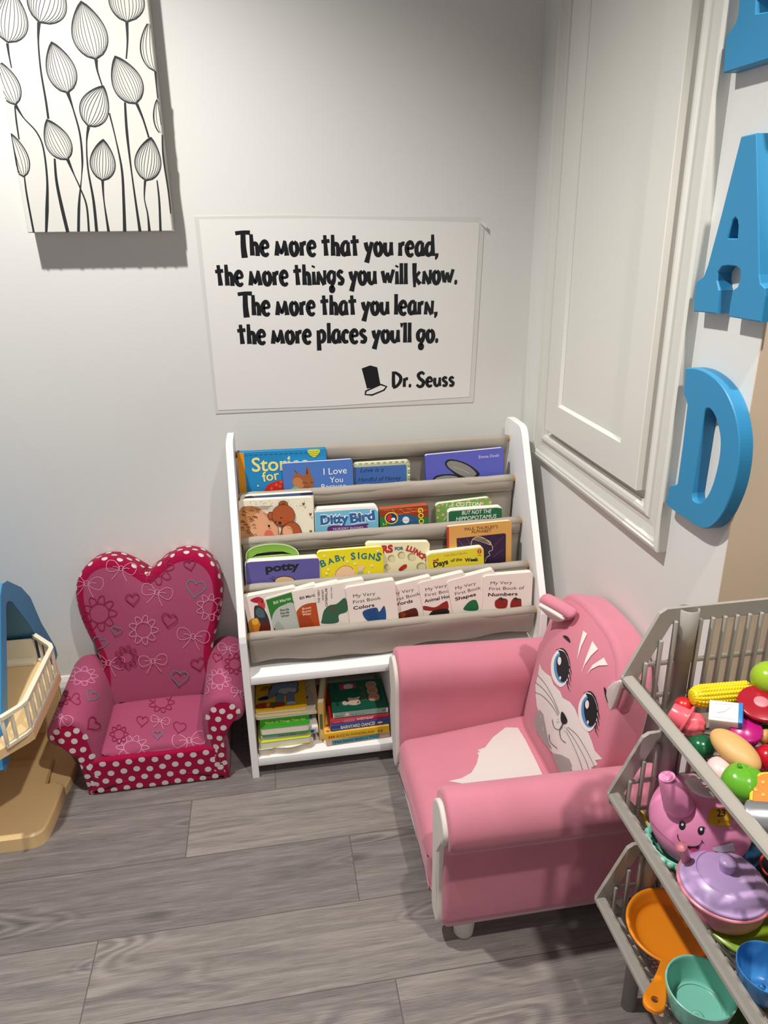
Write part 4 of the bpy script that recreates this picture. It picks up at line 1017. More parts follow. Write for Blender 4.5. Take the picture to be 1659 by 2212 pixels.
def a5(m, fr):
    fr = (fr[0], fr[1]*.94, fr[2]*.9, fr[3])
    bl = '1D2230'; g = '6F86A8'
    def out(pts, c): F(m, fr, [(p[0], p[1]) for p in pts], bl, True); cx = sum(p[0] for p in pts)/len(pts); cy = sum(p[1] for p in pts)/len(pts); F(m, fr, [(cx+(p[0]-cx)*.94, cy+(p[1]-cy)*.94) for p in pts], c, True)
    out([(.035, .062), (.095, .060), (.102, .09), (.098, .112), (.045, .112), (.034, .095)], '7E93B4'); out([(.054, .064), (.092, .064), (.096, .085), (.058, .088)], 'B9C0CC')
    out([(.006, .048), (.02, .042), (.045, .056), (.05, .066), (.04, .07), (.02, .062)], g); F(m, fr, [(.005, .05), (.012, .046), (.028, .047), (.03, .058), (.014, .058)], '14161E', True)
    for x in (.055, .08): out([(x-.006, .022), (x+.011, .022), (x+.009, .064), (x-.005, .064)], g); out([(x-.006, .016), (x+.016, .016), (x+.014, .026), (x-.005, .028)], 'C9C6C4')
    out([(.006, .014), (.062, .012), (.064, .028), (.01, .032)], 'B0342A')
    F(m, fr, [(.026, .015), (.034, .015), (.034, .03), (.026, .03)], 'D9A43A'); F(m, fr, [(.036, .015), (.05, .015), (.05, .03), (.036, .03)], '3E6A3A'); m.flat(*fillpoly([circle(.043, .012, .005)]), ink('B3263A'), fr, .00005)
    for k in range(5): m.flat(*ribbon(smooth_open([(.012+k*.006, .084), (.018+k*.005, .098), (.028+k*.002, .1)], 4), .0022), ink('3A4048'), fr, .00005)
    out([(.05, .115), (.09, .112), (.095, .13), (.06, .135)], 'D9A81E')
lying('picture_book', 'yellow board book with a blue-grey animal, on top of the left cubby pile', GL_, (cx0-.003, 1.342, zb+.074), .112, .125, .0085, -.02, 'E0AC1C', art=a5)
# flat book on the cubby floor between the piles
def a6(m, fr):
    F(m, fr, [(.002, .05), (.09, .05), (.09, .2), (.002, .2)], '8E7468')  # brown block: shade inside the cubby, painted onto the cover
    for k in range(3): T(m, fr, ('WHAT BY', 'YELLOW', 'HOUSE')[k], .045, .066-.014*k, .075, '8A2420', .03, .009)
    m.flat(*ribbon(circle(.042, .034, .018, .016, 14, 0, PI*1.0, PI*2.1), .008), ink('4A3A30'), fr, .00005)  # dark arc: a J-shaped shadow painted onto the cover
lying('picture_book', 'pale book with dark-red lettering lying flat between the two cubby piles', None, (cx0+.12, 1.330, zb), .115, .22, .006, .0, 'D9D3CE', art=a6)
# right pile
rx = at(706, 1612, 1, 1.30).x
def e1(m, fr): F(m, fr, [(.012, .0025), (.118, .0025), (.118, .0135), (.012, .0135)], '2A7F92'); T(m, fr, 'The Night Before You', .016, .005, .112, '17303A', .02, .0062)
lying('board_book', 'board book with a teal spine at the bottom of the pile beside the divider', GR_, (rx, 1.303, zb), .142, .13, .0165, .045, 'C98A70', spine='C9A890', spine_in_front=True, edge_art=e1)
def e2(m, fr):
    F(m, fr, [(0, 0), (.143, 0), (.143, .0125), (0, .0125)], 'E2B21C'); T(m, fr, 'ALICE IN WONDERLAND', .024, .003, .110, '5A3A10', .01, .0068)
    for x in (.008, .013, .018, .118, .124): F(m, fr, [(x, .003), (x+.003, .003), (x+.0035, .009), (x, .009)], 'A8381E')
def a7(m, fr):
    F(m, fr, [(0, 0), (.143, 0), (.143, .13), (0, .13)], 'E6B84A')
    for i in range(9):
        for j in range(3): x, y = .008+i*.015+(j % 2)*.0075, .008+j*.010; F(m, fr, [(x-.0065, y), (x, y-.0045), (x+.0065, y), (x, y+.0045)], 'D04A34')
lying('board_book', 'board book with a yellow spine and red diamond pattern beside the divider', GR_, (rx-.003, 1.304, zb+.0167), .143, .13, .0165, .02, 'E6B84A', spine='E2B21C', spine_in_front=True, art=a7, edge_art=e2)
def e3(m, fr): T(m, fr, 'BARNYARD DANCE!', .022, .0035, .098, 'E6E4E0', .02, .0085); T(m, fr, 'Boynton', .004, .004, .020, '9FB0D9'); m.flat(*fillpoly([circle(.1095, .0075, .006, .003)]), ink('D9B6B0'), fr, .00005)
lying('board_book', 'board book with a dark-blue spine and white capitals in the pile beside the divider', GR_, (rx+.011, 1.309, zb+.0334), .132, .125, .0155, .03, '2A4A8E', spine='2A3F7E', spine_in_front=True, edge_art=e3)
def e4(m, fr): T(m, fr, 'I WANT TO BE YOUR', .006, .003, .052, 'E3A6B4', .01); T(m, fr, 'SWEETHEART', .058, .003, .096, 'F2D9DC', .03, .0058); F(m, fr, [(.03, .0015), (.055, .0015), (.055, .0095), (.03, .0095)], 'D96A86')
lying('board_book', 'red board book under the green one in the pile beside the divider', GR_, (rx+.011, 1.313, zb+.0491), .130, .125, .011, .015, 'B8242E', spine='C62F44', spine_in_front=True, edge_art=e4)
def e5(m, fr): F(m, fr, [(.002, .002), (.117, .002), (.117, .0145), (.002, .0145)], '8FA79A'); T(m, fr, 'Boynton', .006, .0045, .022, '2A4A3A', .01); T(m, fr, 'Moo, Baa, La La La!', .04, .0045, .068, '2F5F80', .01); m.flat(*fillpoly([circle(.031, .008, .0045)]), ink('E0C9B4'), fr, .00005); m.flat(*ribbon(circle(.112, .008, .0028), .001, True), ink('2A2A2A'), fr, .00005)
def a8(m, fr):
    fr = (fr[0], fr[1], fr[2]*.84, fr[3])
    F(m, fr, [(.024, .098), (.062, .100), (.062, .126), (.024, .124)], 'C2447A'); F(m, fr, [(.034, .103), (.05, .101), (.056, .112), (.05, .121), (.036, .12)], 'E6D9C8', True)
    F(m, fr, [(.024, .034), (.03, .028), (.036, .03), (.05, .024), (.064, .03), (.062, .048), (.066, .06), (.052, .056), (.04, .06), (.036, .05), (.026, .046)], 'E9D8C2', True)
    F(m, fr, [(.055, .03), (.062, .032), (.06, .042)], 'C23A34'); m.flat(*fillpoly([circle(.036, .046, .004)]), ink('2A2420'), fr, .00005)
    for y in (.05, .08, .108): F(m, fr, [(.086, y-.014), (.106, y-.013), (.107, y+.013), (.087, y+.012)], 'D9A286', True); m.flat(*ribbon(circle(.096, y, .006), .001, True), ink('8A4A38'), fr, .00004)
    T(m, fr, 'MOO,', .03, .016, .052, '163A34', .01, None, 0, True); T(m, fr, 'BAA,', .105, .016, .125, '163A34', .01, None, 0, True); T(m, fr, 'LA LA LA!', .04, .078, .105, '9A7A3A', .01, None, 0, True); T(m, fr, 'Sandra Boynton', .035, .115, .1, '163A34', .0, None, 0, True)
lying('board_book', 'dark-green board book with small animal pictures, top of the pile beside the divider', GR_, (rx+.018, 1.317, zb+.0603), .122, .115, .0145, .0, '1F6A54', spine='E6E0D6', spine_in_front=True, art=a8, edge_art=e5)
b = M()
def leaning():
    X, Y, Z = V((math.cos(1.25), math.sin(1.25), 0)), V((-math.sin(1.25), math.cos(1.25), 0)), EZ
    root = thing('board_book', 'orange-cream book standing on edge at the left of the pile beside the divider', 'book', (rx-.0025, 1.325, zb), GR_)
    root.rotation_euler = (0, 0, 1.42)
    m = M(); m.box((.07, -.0008, .05), (.14, .0016, .098), ink('D9A04A'), .0005); m.box((.07, .0112, .05), (.14, .0016, .098), ink('D9A04A'), .0005); m.box((.0008, .0052, .05), (.0016, .0124, .098), ink('E0B86A'))
    fr = (V((-.0001, 0, 0)), -EY, EZ, -EX); F(m, fr, [(-.0085, .03), (-.002, .03), (-.002, .07), (-.0085, .07)], '5A6A3A'); m.build('cover', root)
    M().box((.071, .0052, .05), (.136, .0102, .094), mat('page_E6DECB', 'E6DECB', .7)).build('pages', root)
leaning()

# ================================================================== PINK HEART-BACKED FOAM CHAIR
mag = mat('magenta_fleece', '960C3A', 0.85, 0.1, sheen=.15, bump=(260, .08, .0008))
pnk = mat('pink_print_cloth', '9C4765', 0.8, 0.15, sheen=.1, bump=(16, .22, .006))
wdot = ink('CCC0BB', .7); clr = {'r': ink('860E3A', .75), 'p': ink('CC8AA2', .75), 'b': ink('646E7C', .75)}
def foam_chair():
    root = thing('kids_armchair', 'pink and magenta polka-dot kids foam armchair with heart-shaped back, left of the bookshelf', 'armchair', (-.289, 1.44, 0))
    xc = -.289
    px = lambda x: x-xc
    # --- heart back: outline in the leaning plane (x, along the lean)
    lean = .17; bz = .055; by = 1.470
    X, Z = EX, V((0, math.sin(lean), math.cos(lean))); D = V((0, math.cos(lean), -math.sin(lean)))
    O = V((xc-.008, by, bz-.010))
    half = [(0, .0), (.085, .0), (.118, .03), (.127, .08), (.124, .125), (.128, .17), (.146, .225), (.158, .275), (.160, .32), (.150, .355), (.128, .382), (.098, .395), (.065, .394), (.036, .380), (.012, .362)]
    prof = smooth_closed(half+[(0, .353)]+[(-x, z) for x, z in half[::-1][:-1]], 4)
    if area2(prof) < 0: prof = prof[::-1]
    m = M(); m.pillow(prof, 0, .085, .020, mag, (O, X, Z, D), m_front=pnk, dome=.008, rings=9, seg=5); m.freeze()
    # polka dots round the rim
    n = len(prof); per = []; acc = 0
    for i in range(n):
        a, b = V(prof[i]), V(prof[(i+1) % n]); per.append((acc, a, b)); acc += (b-a).length
    def rim(s_):
        s_ %= acc
        for k in range(n-1, -1, -1):
            if per[k][0] <= s_:
                a, b = per[k][1], per[k][2]; t = (s_-per[k][0])/max(1e-9, (b-a).length); d = (b-a).normalized(); return a.lerp(b, t), V((d.y, -d.x))
    st = acc/round(acc/.034)
    for r_, dd in enumerate((.011, .033, .055, .077)):
        for i in range(round(acc/st)):
            p, nn = rim((i+(r_ % 2)*.5)*st)
            if p.y < .11: continue
            q = O+X*p.x+Z*p.y+D*dd; N = X*nn.x+Z*nn.y-D*(.9 if dd < .02 else 0)
            m.disc(q, N, .0068, wdot)
    z = Z1(3.6065, 80, 1160)
    def heart(cx, cy, s_, rot, c, w=2.2, m=m):
        pts = []
        for i in range(26):
            t = 2*PI*i/26; x = 16*math.sin(t)**3; y = -(13*math.cos(t)-5*math.cos(2*t)-2*math.cos(3*t)-math.cos(4*t))
            x, y = x*s_/32, y*s_/32; pts.append((cx+x*math.cos(rot)-y*math.sin(rot), cy+x*math.sin(rot)+y*math.cos(rot)))
        m.drape(*ribbon([z(p) for p in pts], w, True), clr[c])
    def flower(cx, cy, s_, c, w=1.3, k=9, m=m, sq=1.0):
        m.drape(*ribbon([z((p[0], p[1])) for p in circle(cx, cy, s_*.52, s_*.52*sq, 22)], w, True), clr[c])
        for i in range(k):
            a = 2*PI*i/k; ca, sa = math.cos(a), math.sin(a); b = s_*.21
            pts = [(cx+(s_*.56+s_*.40*math.sin(PI*t))*math.cos(a+(t-.5)*2*PI/k*.92), cy+(s_*.56+s_*.40*math.sin(PI*t)**.7)*math.sin(a+(t-.5)*2*PI/k*.92)*sq) for t in [j/8 for j in range(9)]]
            m.drape(*ribbon([z(p) for p in pts], w), clr[c])
    def bow(cx, cy, s_, rot, c, w=1.2, m=m):
        R = lambda x, y: (cx+(x*math.cos(rot)-y*math.sin(rot))*s_, cy+(x*math.sin(rot)+y*math.cos(rot))*s_)
        for sg in (-1, 1):
            lp = [R(sg*x, y) for x, y in ((.12, -.05), (.5, -.42), (.95, -.40), (1.05, 0), (.85, .32), (.45, .26), (.12, .06))]
            m.drape(*ribbon([z(p) for p in smooth_closed(lp, 4)], w, True), clr[c])
            m.drape(*ribbon([z(p) for p in smooth_open([R(sg*.1, .1), R(sg*.3, .5), R(sg*.55, .85)], 5)], w), clr[c])
            m.drape(*ribbon([z(p) for p in smooth_open([R(sg*.15, 0), R(sg*.4, -.08), R(sg*.6, -.05)], 4)], w), clr[c])
        m.drape(*ribbon([z(p) for p in circle(cx, cy, s_*.17, s_*.17, 14)], w, True), clr[c])
    # motifs on the back
    bow(385, 360, 125, .1, 'p'); flower(485, 595, 145, 'r', 2.4); heart(490, 825, 110, .35, 'b', 2.6); heart(1235, 395, 150, .15, 'b', 3.0); flower(930, 235, 145, 'r', 2.2); bow(655, 245, 110, .15, 'p')
    bow(935, 430, 115, .2, 'p'); heart(1190, 215, 90, -.2, 'r', 2); flower(1345, 545, 110, 'p', 1.3); bow(1215, 770, 120, .15, 'p'); heart(1255, 985, 110, -.25, 'r', 2.2); bow(560, 975, 120, .1, 'p')
    heart(745, 480, 105, -.1, 'r', 2); flower(830, 720, 120, 'p', 1.4); heart(1030, 640, 120, .2, 'r', 2.2); flower(700, 930, 95, 'r', 2); heart(1110, 1085, 130, .1, 'b', 2.8); bow(905, 960, 105, -.1, 'p'); heart(620, 720, 80, .3, 'b', 2)
    m.build('heart_backrest', root, local=False)
    # --- base with dotted front
    prof = [(-.138, .001), (-.1395, .003), (-.142, .04), (-.1445, .075), (-.140, .086), (.140, .086), (.1445, .075), (.142, .04), (.1395, .003), (.138, .001)]
    if area2(prof) < 0: prof = prof[::-1]
    prof = resample(prof, .012); m = M(); m.pillow(prof, 1.2965, 1.575, .006, mag, (V((xc, 0, 0)), EX, EZ, EY), dome=.0, rings=5); m.freeze()
    for r_ in range(4):
        for i in range(13):
            x = -.146+(i+(r_ % 2)*.5)*.0262; zz = .010+r_*.022+.0022*math.sin(i*2.1)
            if abs(x) < .134: m.disc(V((xc+x, 1.294, zz)), -EY, .0069, wdot)
    for sg in (-1, 1):
        for r_ in range(3):
            for i in range(9): m.disc(V((xc+sg*.144, 1.318+(i+(r_ % 2)*.5)*.026, .014+r_*.026)), EX*sg, .0066, wdot)
    m.build('base', root, local=False)
    # --- seat cushion
    prof = smooth_closed([(-.108, .070), (-.110, .095), (-.103, .108), (.0, .112), (.103, .108), (.110, .095), (.108, .070)], 4)
    if area2(prof) < 0: prof = prof[::-1]
    m = M(); m.pillow(prof, 1.3085, 1.475, .014, pnk, (V((xc, 0, -.014)), EX, EZ, EY), dome=.002, xform=lambda q: V((q.x, q.y, q.z+.012*(q.y-1.30)/.17+.004*math.sin(q.x*40)*math.sin(q.y*30)))); m.freeze()
    flower(745, 1640, 135, 'p', 1.4, 10, m, .72); bow(1185, 1585, 125, -.15, 'p', 1.3, m); heart(820, 1435, 90, .1, 'r', 2, m); heart(1110, 1485, 100, .2, 'r', 2.4, m); flower(970, 1290, 105, 'r', 2, 9, m, .8); bow(960, 1435, 70, .2, 'p', 1.2, m); heart(940, 1545, 70, 0, 'b', 2, m)
    flower(640, 1540, 75, 'r', 2, 8, m); flower(980, 1715, 95, 'r', 1.8, 8, m, .5)
    m.build('seat_cushion', root, local=False)
    # --- arms
    for sg in (-1, 1):
        pr = [(.105, .002), (.104, .07), (.103, .130), (.112, .172), (.136, .196), (.166, .196), (.188, .178), (.195, .152), (.184, .132), (.164, .124), (.153, .108), (.1475, .05), (.145, .004), (.143, .0), (.107, .0)]
        pr = smooth_closed([(sg*x, max(zz, 0)) for x, zz in pr], 4); pr = [(x, max(.002, zz)) for x, zz in pr]
        if area2(pr) < 0: pr = pr[::-1]
        m = M()
        m.pillow(pr, 1.3, 1.555, .014, pnk, (V((xc, 0, 0)), EX, EZ, EY), m_front=mag, dome=.006, rings=5, xform=lambda q: V((q.x-(.012*min(1, max(0, q.z-.03)/.12) if sg < 0 else .004*min(1, q.z/.15)), q.y, max(.001, q.z+(.010 if sg > 0 else -.004)*min(1, q.z/.1)))))
        m.freeze()
        # magenta facing below the roll on the outside
        for i, (x, zz) in enumerate(((.150, .165), (.132, .170), (.172, .172), (.116, .152), (.140, .147), (.165, .150), (.185, .158), (.128, .124), (.149, .125), (.116, .102), (.138, .100), (.127, .078), (.146, .082), (.117, .055), (.138, .056), (.127, .032), (.143, .034), (.118, .012), (.136, .010))):
            m.disc(V((xc+sg*x-(.012*min(1, max(0, zz-.03)/.12) if sg < 0 else .004), 1.292, zz+(.010 if sg > 0 else -.004))), -EY, .0066, wdot)
        if sg < 0:
            flower(355, 1085, 125, 'p', 1.4, 9, m, .62); heart(300, 1265, 90, 1.4, 'r', 2, m); heart(425, 1235, 100, .6, 'b', 2.4, m); bow(185, 1400, 95, .6, 'p', 1.3, m); heart(435, 1460, 110, .9, 'r', 2.4, m); flower(190, 1255, 70, 'r', 2, 8, m)
        else:
            flower(1415, 1110, 100, 'p', 1.3, 9, m, .85); heart(1405, 940, 75, .3, 'r', 2, m); flower(1540, 990, 85, 'r', 2.2, 9, m); bow(1490, 870, 75, .1, 'p', 1.3, m); bow(1260, 1210, 80, -.2, 'p', 1.3, m); bow(1570, 1210, 60, .2, 'p', 1.2, m)
        m.build('armrest', root, local=False)
foam_chair()

# ================================================================== PINK CAT ARMCHAIR
plu = mat('pink_plush', 'C97D8D', 0.9, 0.12, sheen=.35, bump=(420, .12, .0012), vary=(11, .05))
plf = mat('pink_velour_face', 'D07F8F', 0.8, 0.15, sheen=.2, bump=(420, .06, .0008))
crm = mat('cream_velour', 'DAD0C8', 0.85, 0.15, sheen=.15, bump=(420, .08, .0008))
def cat_chair():
    root = thing('kids_armchair', 'pink plush kids armchair with a cat-face back and ears, in front of the right wall', 'armchair', (.39, 1.035, 0))
    yc = 1.035; FX = .213
    # seat block
    m = M()
    pr = smooth_closed([(-.150, .055), (-.152, .10), (-.149, .138), (-.10, .150), (0, .153), (.10, .150), (.149, .138), (.152, .10), (.150, .055)], 4)
    if area2(pr) < 0: pr = pr[::-1]
    m.pillow(pr, .206, .53, .026, plu, (V((0, yc, 0)), EY, EZ, EX), dome=.004, rings=5, xform=lambda q: V((q.x-.012*max(0, (.15-q.z)/.1)*0, q.y, q.z+.022*max(0, (q.x-.25))/.2)))
    m.freeze(); z = Z1(2.8119, 830, 1280)
    patch = [(738, 820), (812, 822), (860, 900), (930, 1040), (985, 1160), (760, 1172), (540, 1200), (505, 1188), (528, 1186), (470, 1160), (388, 1146), (470, 1128), (530, 1095), (562, 1040), (575, 985), (562, 978), (583, 968), (565, 960), (588, 950), (612, 942), (660, 880)]
    m.dpoly([z(p) for p in patch], ink('D3C8C3', .85), 5)
    m.build('seat', root, local=False)
    # arms: rounded roll on a slab, flaring a little towards the front
    for sg in (-1, 1):
        pr = [(.158, .055), (.156, .20), (.150, .265), (.163, .300), (.200, .318), (.232, .302), (.247, .272), (.240, .240), (.222, .222), (.212, .19), (.212, .055)]
        pr = smooth_closed([(sg*a, b) for a, b in pr], 5)
        pr = [(a, max(b, .0545)) for a, b in pr]
        if area2(pr) < 0: pr = pr[::-1]
        def flare(q, sg=sg):
            t = (.57-q.x)/.36; return V((q.x, q.y+sg*.004*t*min(1, q.z/.2), q.z-.012*max(0, 1-t)*min(1, q.z/.3)))
        m = M(); m.pillow(pr, FX, .572, .010, plu, (V((0, yc, 0)), EY, EZ, EX), dome=.0, rings=4, xform=flare)
        arm = m.build('armrest', root, local=False)
        m = M(); ip = smooth_closed([(sg*q, w_) for q, w_ in ((.166, .058), (.164, .13), (.163, .20), (.161, .258), (.173, .287), (.200, .301), (.224, .288), (.235, .268), (.227, .246), (.211, .222), (.205, .18), (.204, .12), (.204, .058))], 4)
        if area2(ip) < 0: ip = ip[::-1]
        m.pillow(ip, FX-.0075, FX+.004, .004, crm, (V((0, yc, 0)), EY, EZ, EX), dome=.002, rings=5, xform=flare)
        fp = m.build('arm_front_panel', arm, local=False, label='cream arm front panel')
    for (x, dy) in ((.257, -.183), (.257, .183), (.53, -.183), (.53, .183)):
        M().lathe([(0, 0), (.014, 0), (.0165, .004), (.021, .05), (.022, .0565), (0, .0565)], crm, 20, XF((x, yc+dy, 0))).build('foot', root, local=False, label='cream round foot')
    # back with the cat face: outline in (y, along the lean)
    lean = .19
    Zb = V((math.sin(lean), 0, math.cos(lean))); Db = V((math.cos(lean), 0, -math.sin(lean))); O = V((.436, yc, .140))
    half = [(0, 0), (.10, .0), (.138, .03), (.150, .09), (.153, .16), (.150, .225), (.140, .28), (.118, .322), (.080, .345), (.035, .352)]
    pr = smooth_closed(half+[(0, .353)]+[(-a, b) for a, b in half[::-1][:-1]], 4)
    if area2(pr) < 0: pr = pr[::-1]
    m = M()
    m.pillow(pr, .022, .086, .012, plu, (O, EY, Zb, Db), m_front=plf, dome=.034, rings=12, seg=4, xform=lambda q: V((min(q.x, .583), q.y, q.z)))
    m.freeze()
    W_ = ink('E4DBD6', .8); BK = ink('17171B', .6); BL = ink('4F8FBE', .6); GY = ink('A39C9A', .85)
    Zp = lambda pts: [z(p) for p in pts]
    # muzzle
    m.dpoly(Zp([(945, 432), (958, 465), (985, 492), (1012, 510), (1030, 560), (1070, 600), (1085, 640), (1130, 665), (1160, 705), (1185, 770), (1215, 810), (1240, 850), (1262, 905), (1280, 960), (1325, 1010), (1283, 1018), (1297, 1045), (1258, 1062), (1268, 1085), (1220, 1112), (1180, 1115), (1145, 1090), (1130, 1040), (1090, 1000), (1040, 985), (1010, 960), (985, 900), (965, 830), (945, 745), (928, 690), (921, 620), (920, 560), (935, 500)]), W_, 6)
    m.dpoly(Zp([(945, 710), (968, 740), (985, 830), (1000, 905), (1018, 940), (1012, 975), (960, 900), (925, 840), (912, 785), (922, 735)]), GY, 5)
    m.dpoly(Zp([(1018, 975), (1075, 985), (1125, 1010), (1142, 1050), (1128, 1120), (1085, 1135), (1060, 1090), (1035, 1030)]), GY, 5)
    m.dline(Zp([(925, 840), (960, 900), (1010, 970), (1040, 1040), (1083, 1138)]), 1.6, ink('D9607C', .8))
    for cx, cy, k in ((1078, 452, 1.0), (1247, 717, 1.04)):
        R = lambda pts: [z((cx+a*k, cy+b*k)) for a, b in pts]
        m.dpoly(smooth_closed(R([(-20, -104), (10, -100), (36, -60), (50, 0), (44, 60), (22, 105), (-5, 122), (-35, 100), (-58, 55), (-64, 0), (-55, -55)]), 3), ink('E9E2DE', .7), 4)
        m.dpoly(smooth_closed(R([(-15, -85), (20, -75), (40, -30), (46, 20), (36, 70), (14, 98), (-14, 92), (-36, 55), (-46, 5), (-40, -50)]), 3), BL, 4)
        m.dpoly(smooth_closed(R([(-20, -100), (15, -92), (38, -50), (48, 0), (44, 45), (28, 82), (5, 92), (-12, 70), (-26, 30), (-30, -15), (-28, -50), (-8, -75)]), 3), BK, 4)
        m.dpoly(smooth_closed(R([(-12, -62), (-2, -50), (-2, -25), (-12, -10), (-22, -25), (-22, -48)]), 3), W_, 4)
        m.dpoly(smooth_closed(R([(-8, 56), (-1, 64), (-6, 78), (-13, 68)]), 3), W_, 4)
        m.dline(R([(-32, -104), (10, -108), (40, -62), (54, 0)]), [1, 3.2, 3.6, 2, 1], BK)
        for a in (((48, -5), (56, 20), (62, 50)), ((46, 30), (54, 60), (58, 90)), ((40, 60), (46, 95), (58, 118)), ((34, 85), (40, 120), (54, 150))): m.dline(R(a), [2.4, 1.6, .8], BK)
    m.dpoly(smooth_closed(Zp([(1088, 265), (1110, 264), (1128, 282), (1133, 305), (1112, 290)]), 3), BK, 3)
    m.dpoly(smooth_closed(Zp([(1337, 574), (1352, 590), (1362, 620), (1364, 672), (1352, 650), (1342, 612)]), 3), BK, 3)
    for a in ([(1212, 233), (1236, 252), (1200, 330), (1175, 412), (1188, 330)], [(1268, 296), (1302, 345), (1260, 385), (1222, 440), (1200, 492), (1228, 400)], [(1338, 396), (1362, 442), (1305, 445), (1260, 468), (1232, 500), (1270, 440)]): m.dpoly(Zp(a), ink('EADFD6', .8), 5)
    m.dpoly(smooth_closed(Zp([(1080, 724), (1098, 736), (1116, 775), (1108, 795), (1086, 795), (1076, 770)]), 3), BK, 3)
    for a, w_ in (([(1086, 795), (1082, 820), (1060, 832), (1035, 815), (1024, 770)], 1.2), ([(1092, 795), (1075, 820), (1070, 850), (1080, 890), (1108, 912)], 1.3), ([(1005, 860), (1012, 905), (1055, 946)], 1.2),
                  ([(935, 500), (985, 560), (1035, 650), (1068, 735)], .9), ([(922, 545), (975, 590), (1030, 665), (1062, 740)], .9), ([(918, 605), (970, 630), (1025, 690), (1060, 748)], .9),
                  ([(1118, 815), (1180, 870), (1245, 980), (1283, 1060)], .9), ([(1112, 825), (1160, 890), (1225, 1010), (1256, 1100)], .9), ([(1108, 840), (1150, 920), (1195, 1030), (1218, 1112)], .9)): m.dline(Zp(a), w_, ink('3A3436', .8))
    for p in ((1060, 768), (1066, 785), (1056, 785), (1100, 815), (1112, 822), (1100, 840), (1088, 822)): m.dpoly(circle(*z(p), .9, .9, 8), ink('3A3436', .8), 3)
    back = m.build('backrest', root, local=False)
    # ears: soft triangles with a pale inner face
    def ear(base_a, base_b, tip, fwd, name='ear'):
        A, B, Tp = V(base_a), V(base_b), V(tip); X = (B-A).normalized(); w = (B-A).length
        Y = (Tp-A); Y = (Y-X*Y.dot(X)); h = Y.length; Y.normalize(); tx = (Tp-A).dot(X)
        D = X.cross(Y)
        if D.dot(V(fwd)) > 0: D = -D
        pr = smooth_closed([(0, 0), (w*.5, -.008), (w, 0), (tx+(w-tx)*.62, h*.55), (tx+.010, h*.96), (tx, h), (tx-.010, h*.96), (tx*.38, h*.55)], 5)
        if area2(pr) < 0: pr = pr[::-1]
        m = M(); m.pillow(pr, -.012, .012, .010, plu, (A, X, Y, D), dome=.004, rings=5, back_dome=.004); e = m.build(name, root, local=False)
        c = [(w*.2, .004), (w*.8, .004), (tx+.006, h*.80), (tx-.006, h*.80)]
        m = M(); m.pillow(smooth_closed(c, 5) if area2(c) > 0 else smooth_closed(c[::-1], 5), -.0185, -.008, .003, crm, (A, X, Y, D), dome=.001, rings=3); m.build('inner_ear', e, local=False, label='cream inner ear')
    ear((.500, 1.120, .428), (.502, 1.055, .468), (.470, 1.125, .470), (-1, 0, -.2))
    ear((.5175, .925, .418), (.523, .903, .360), (.520, .868, .448), (-1, -.4, 0))
cat_chair()

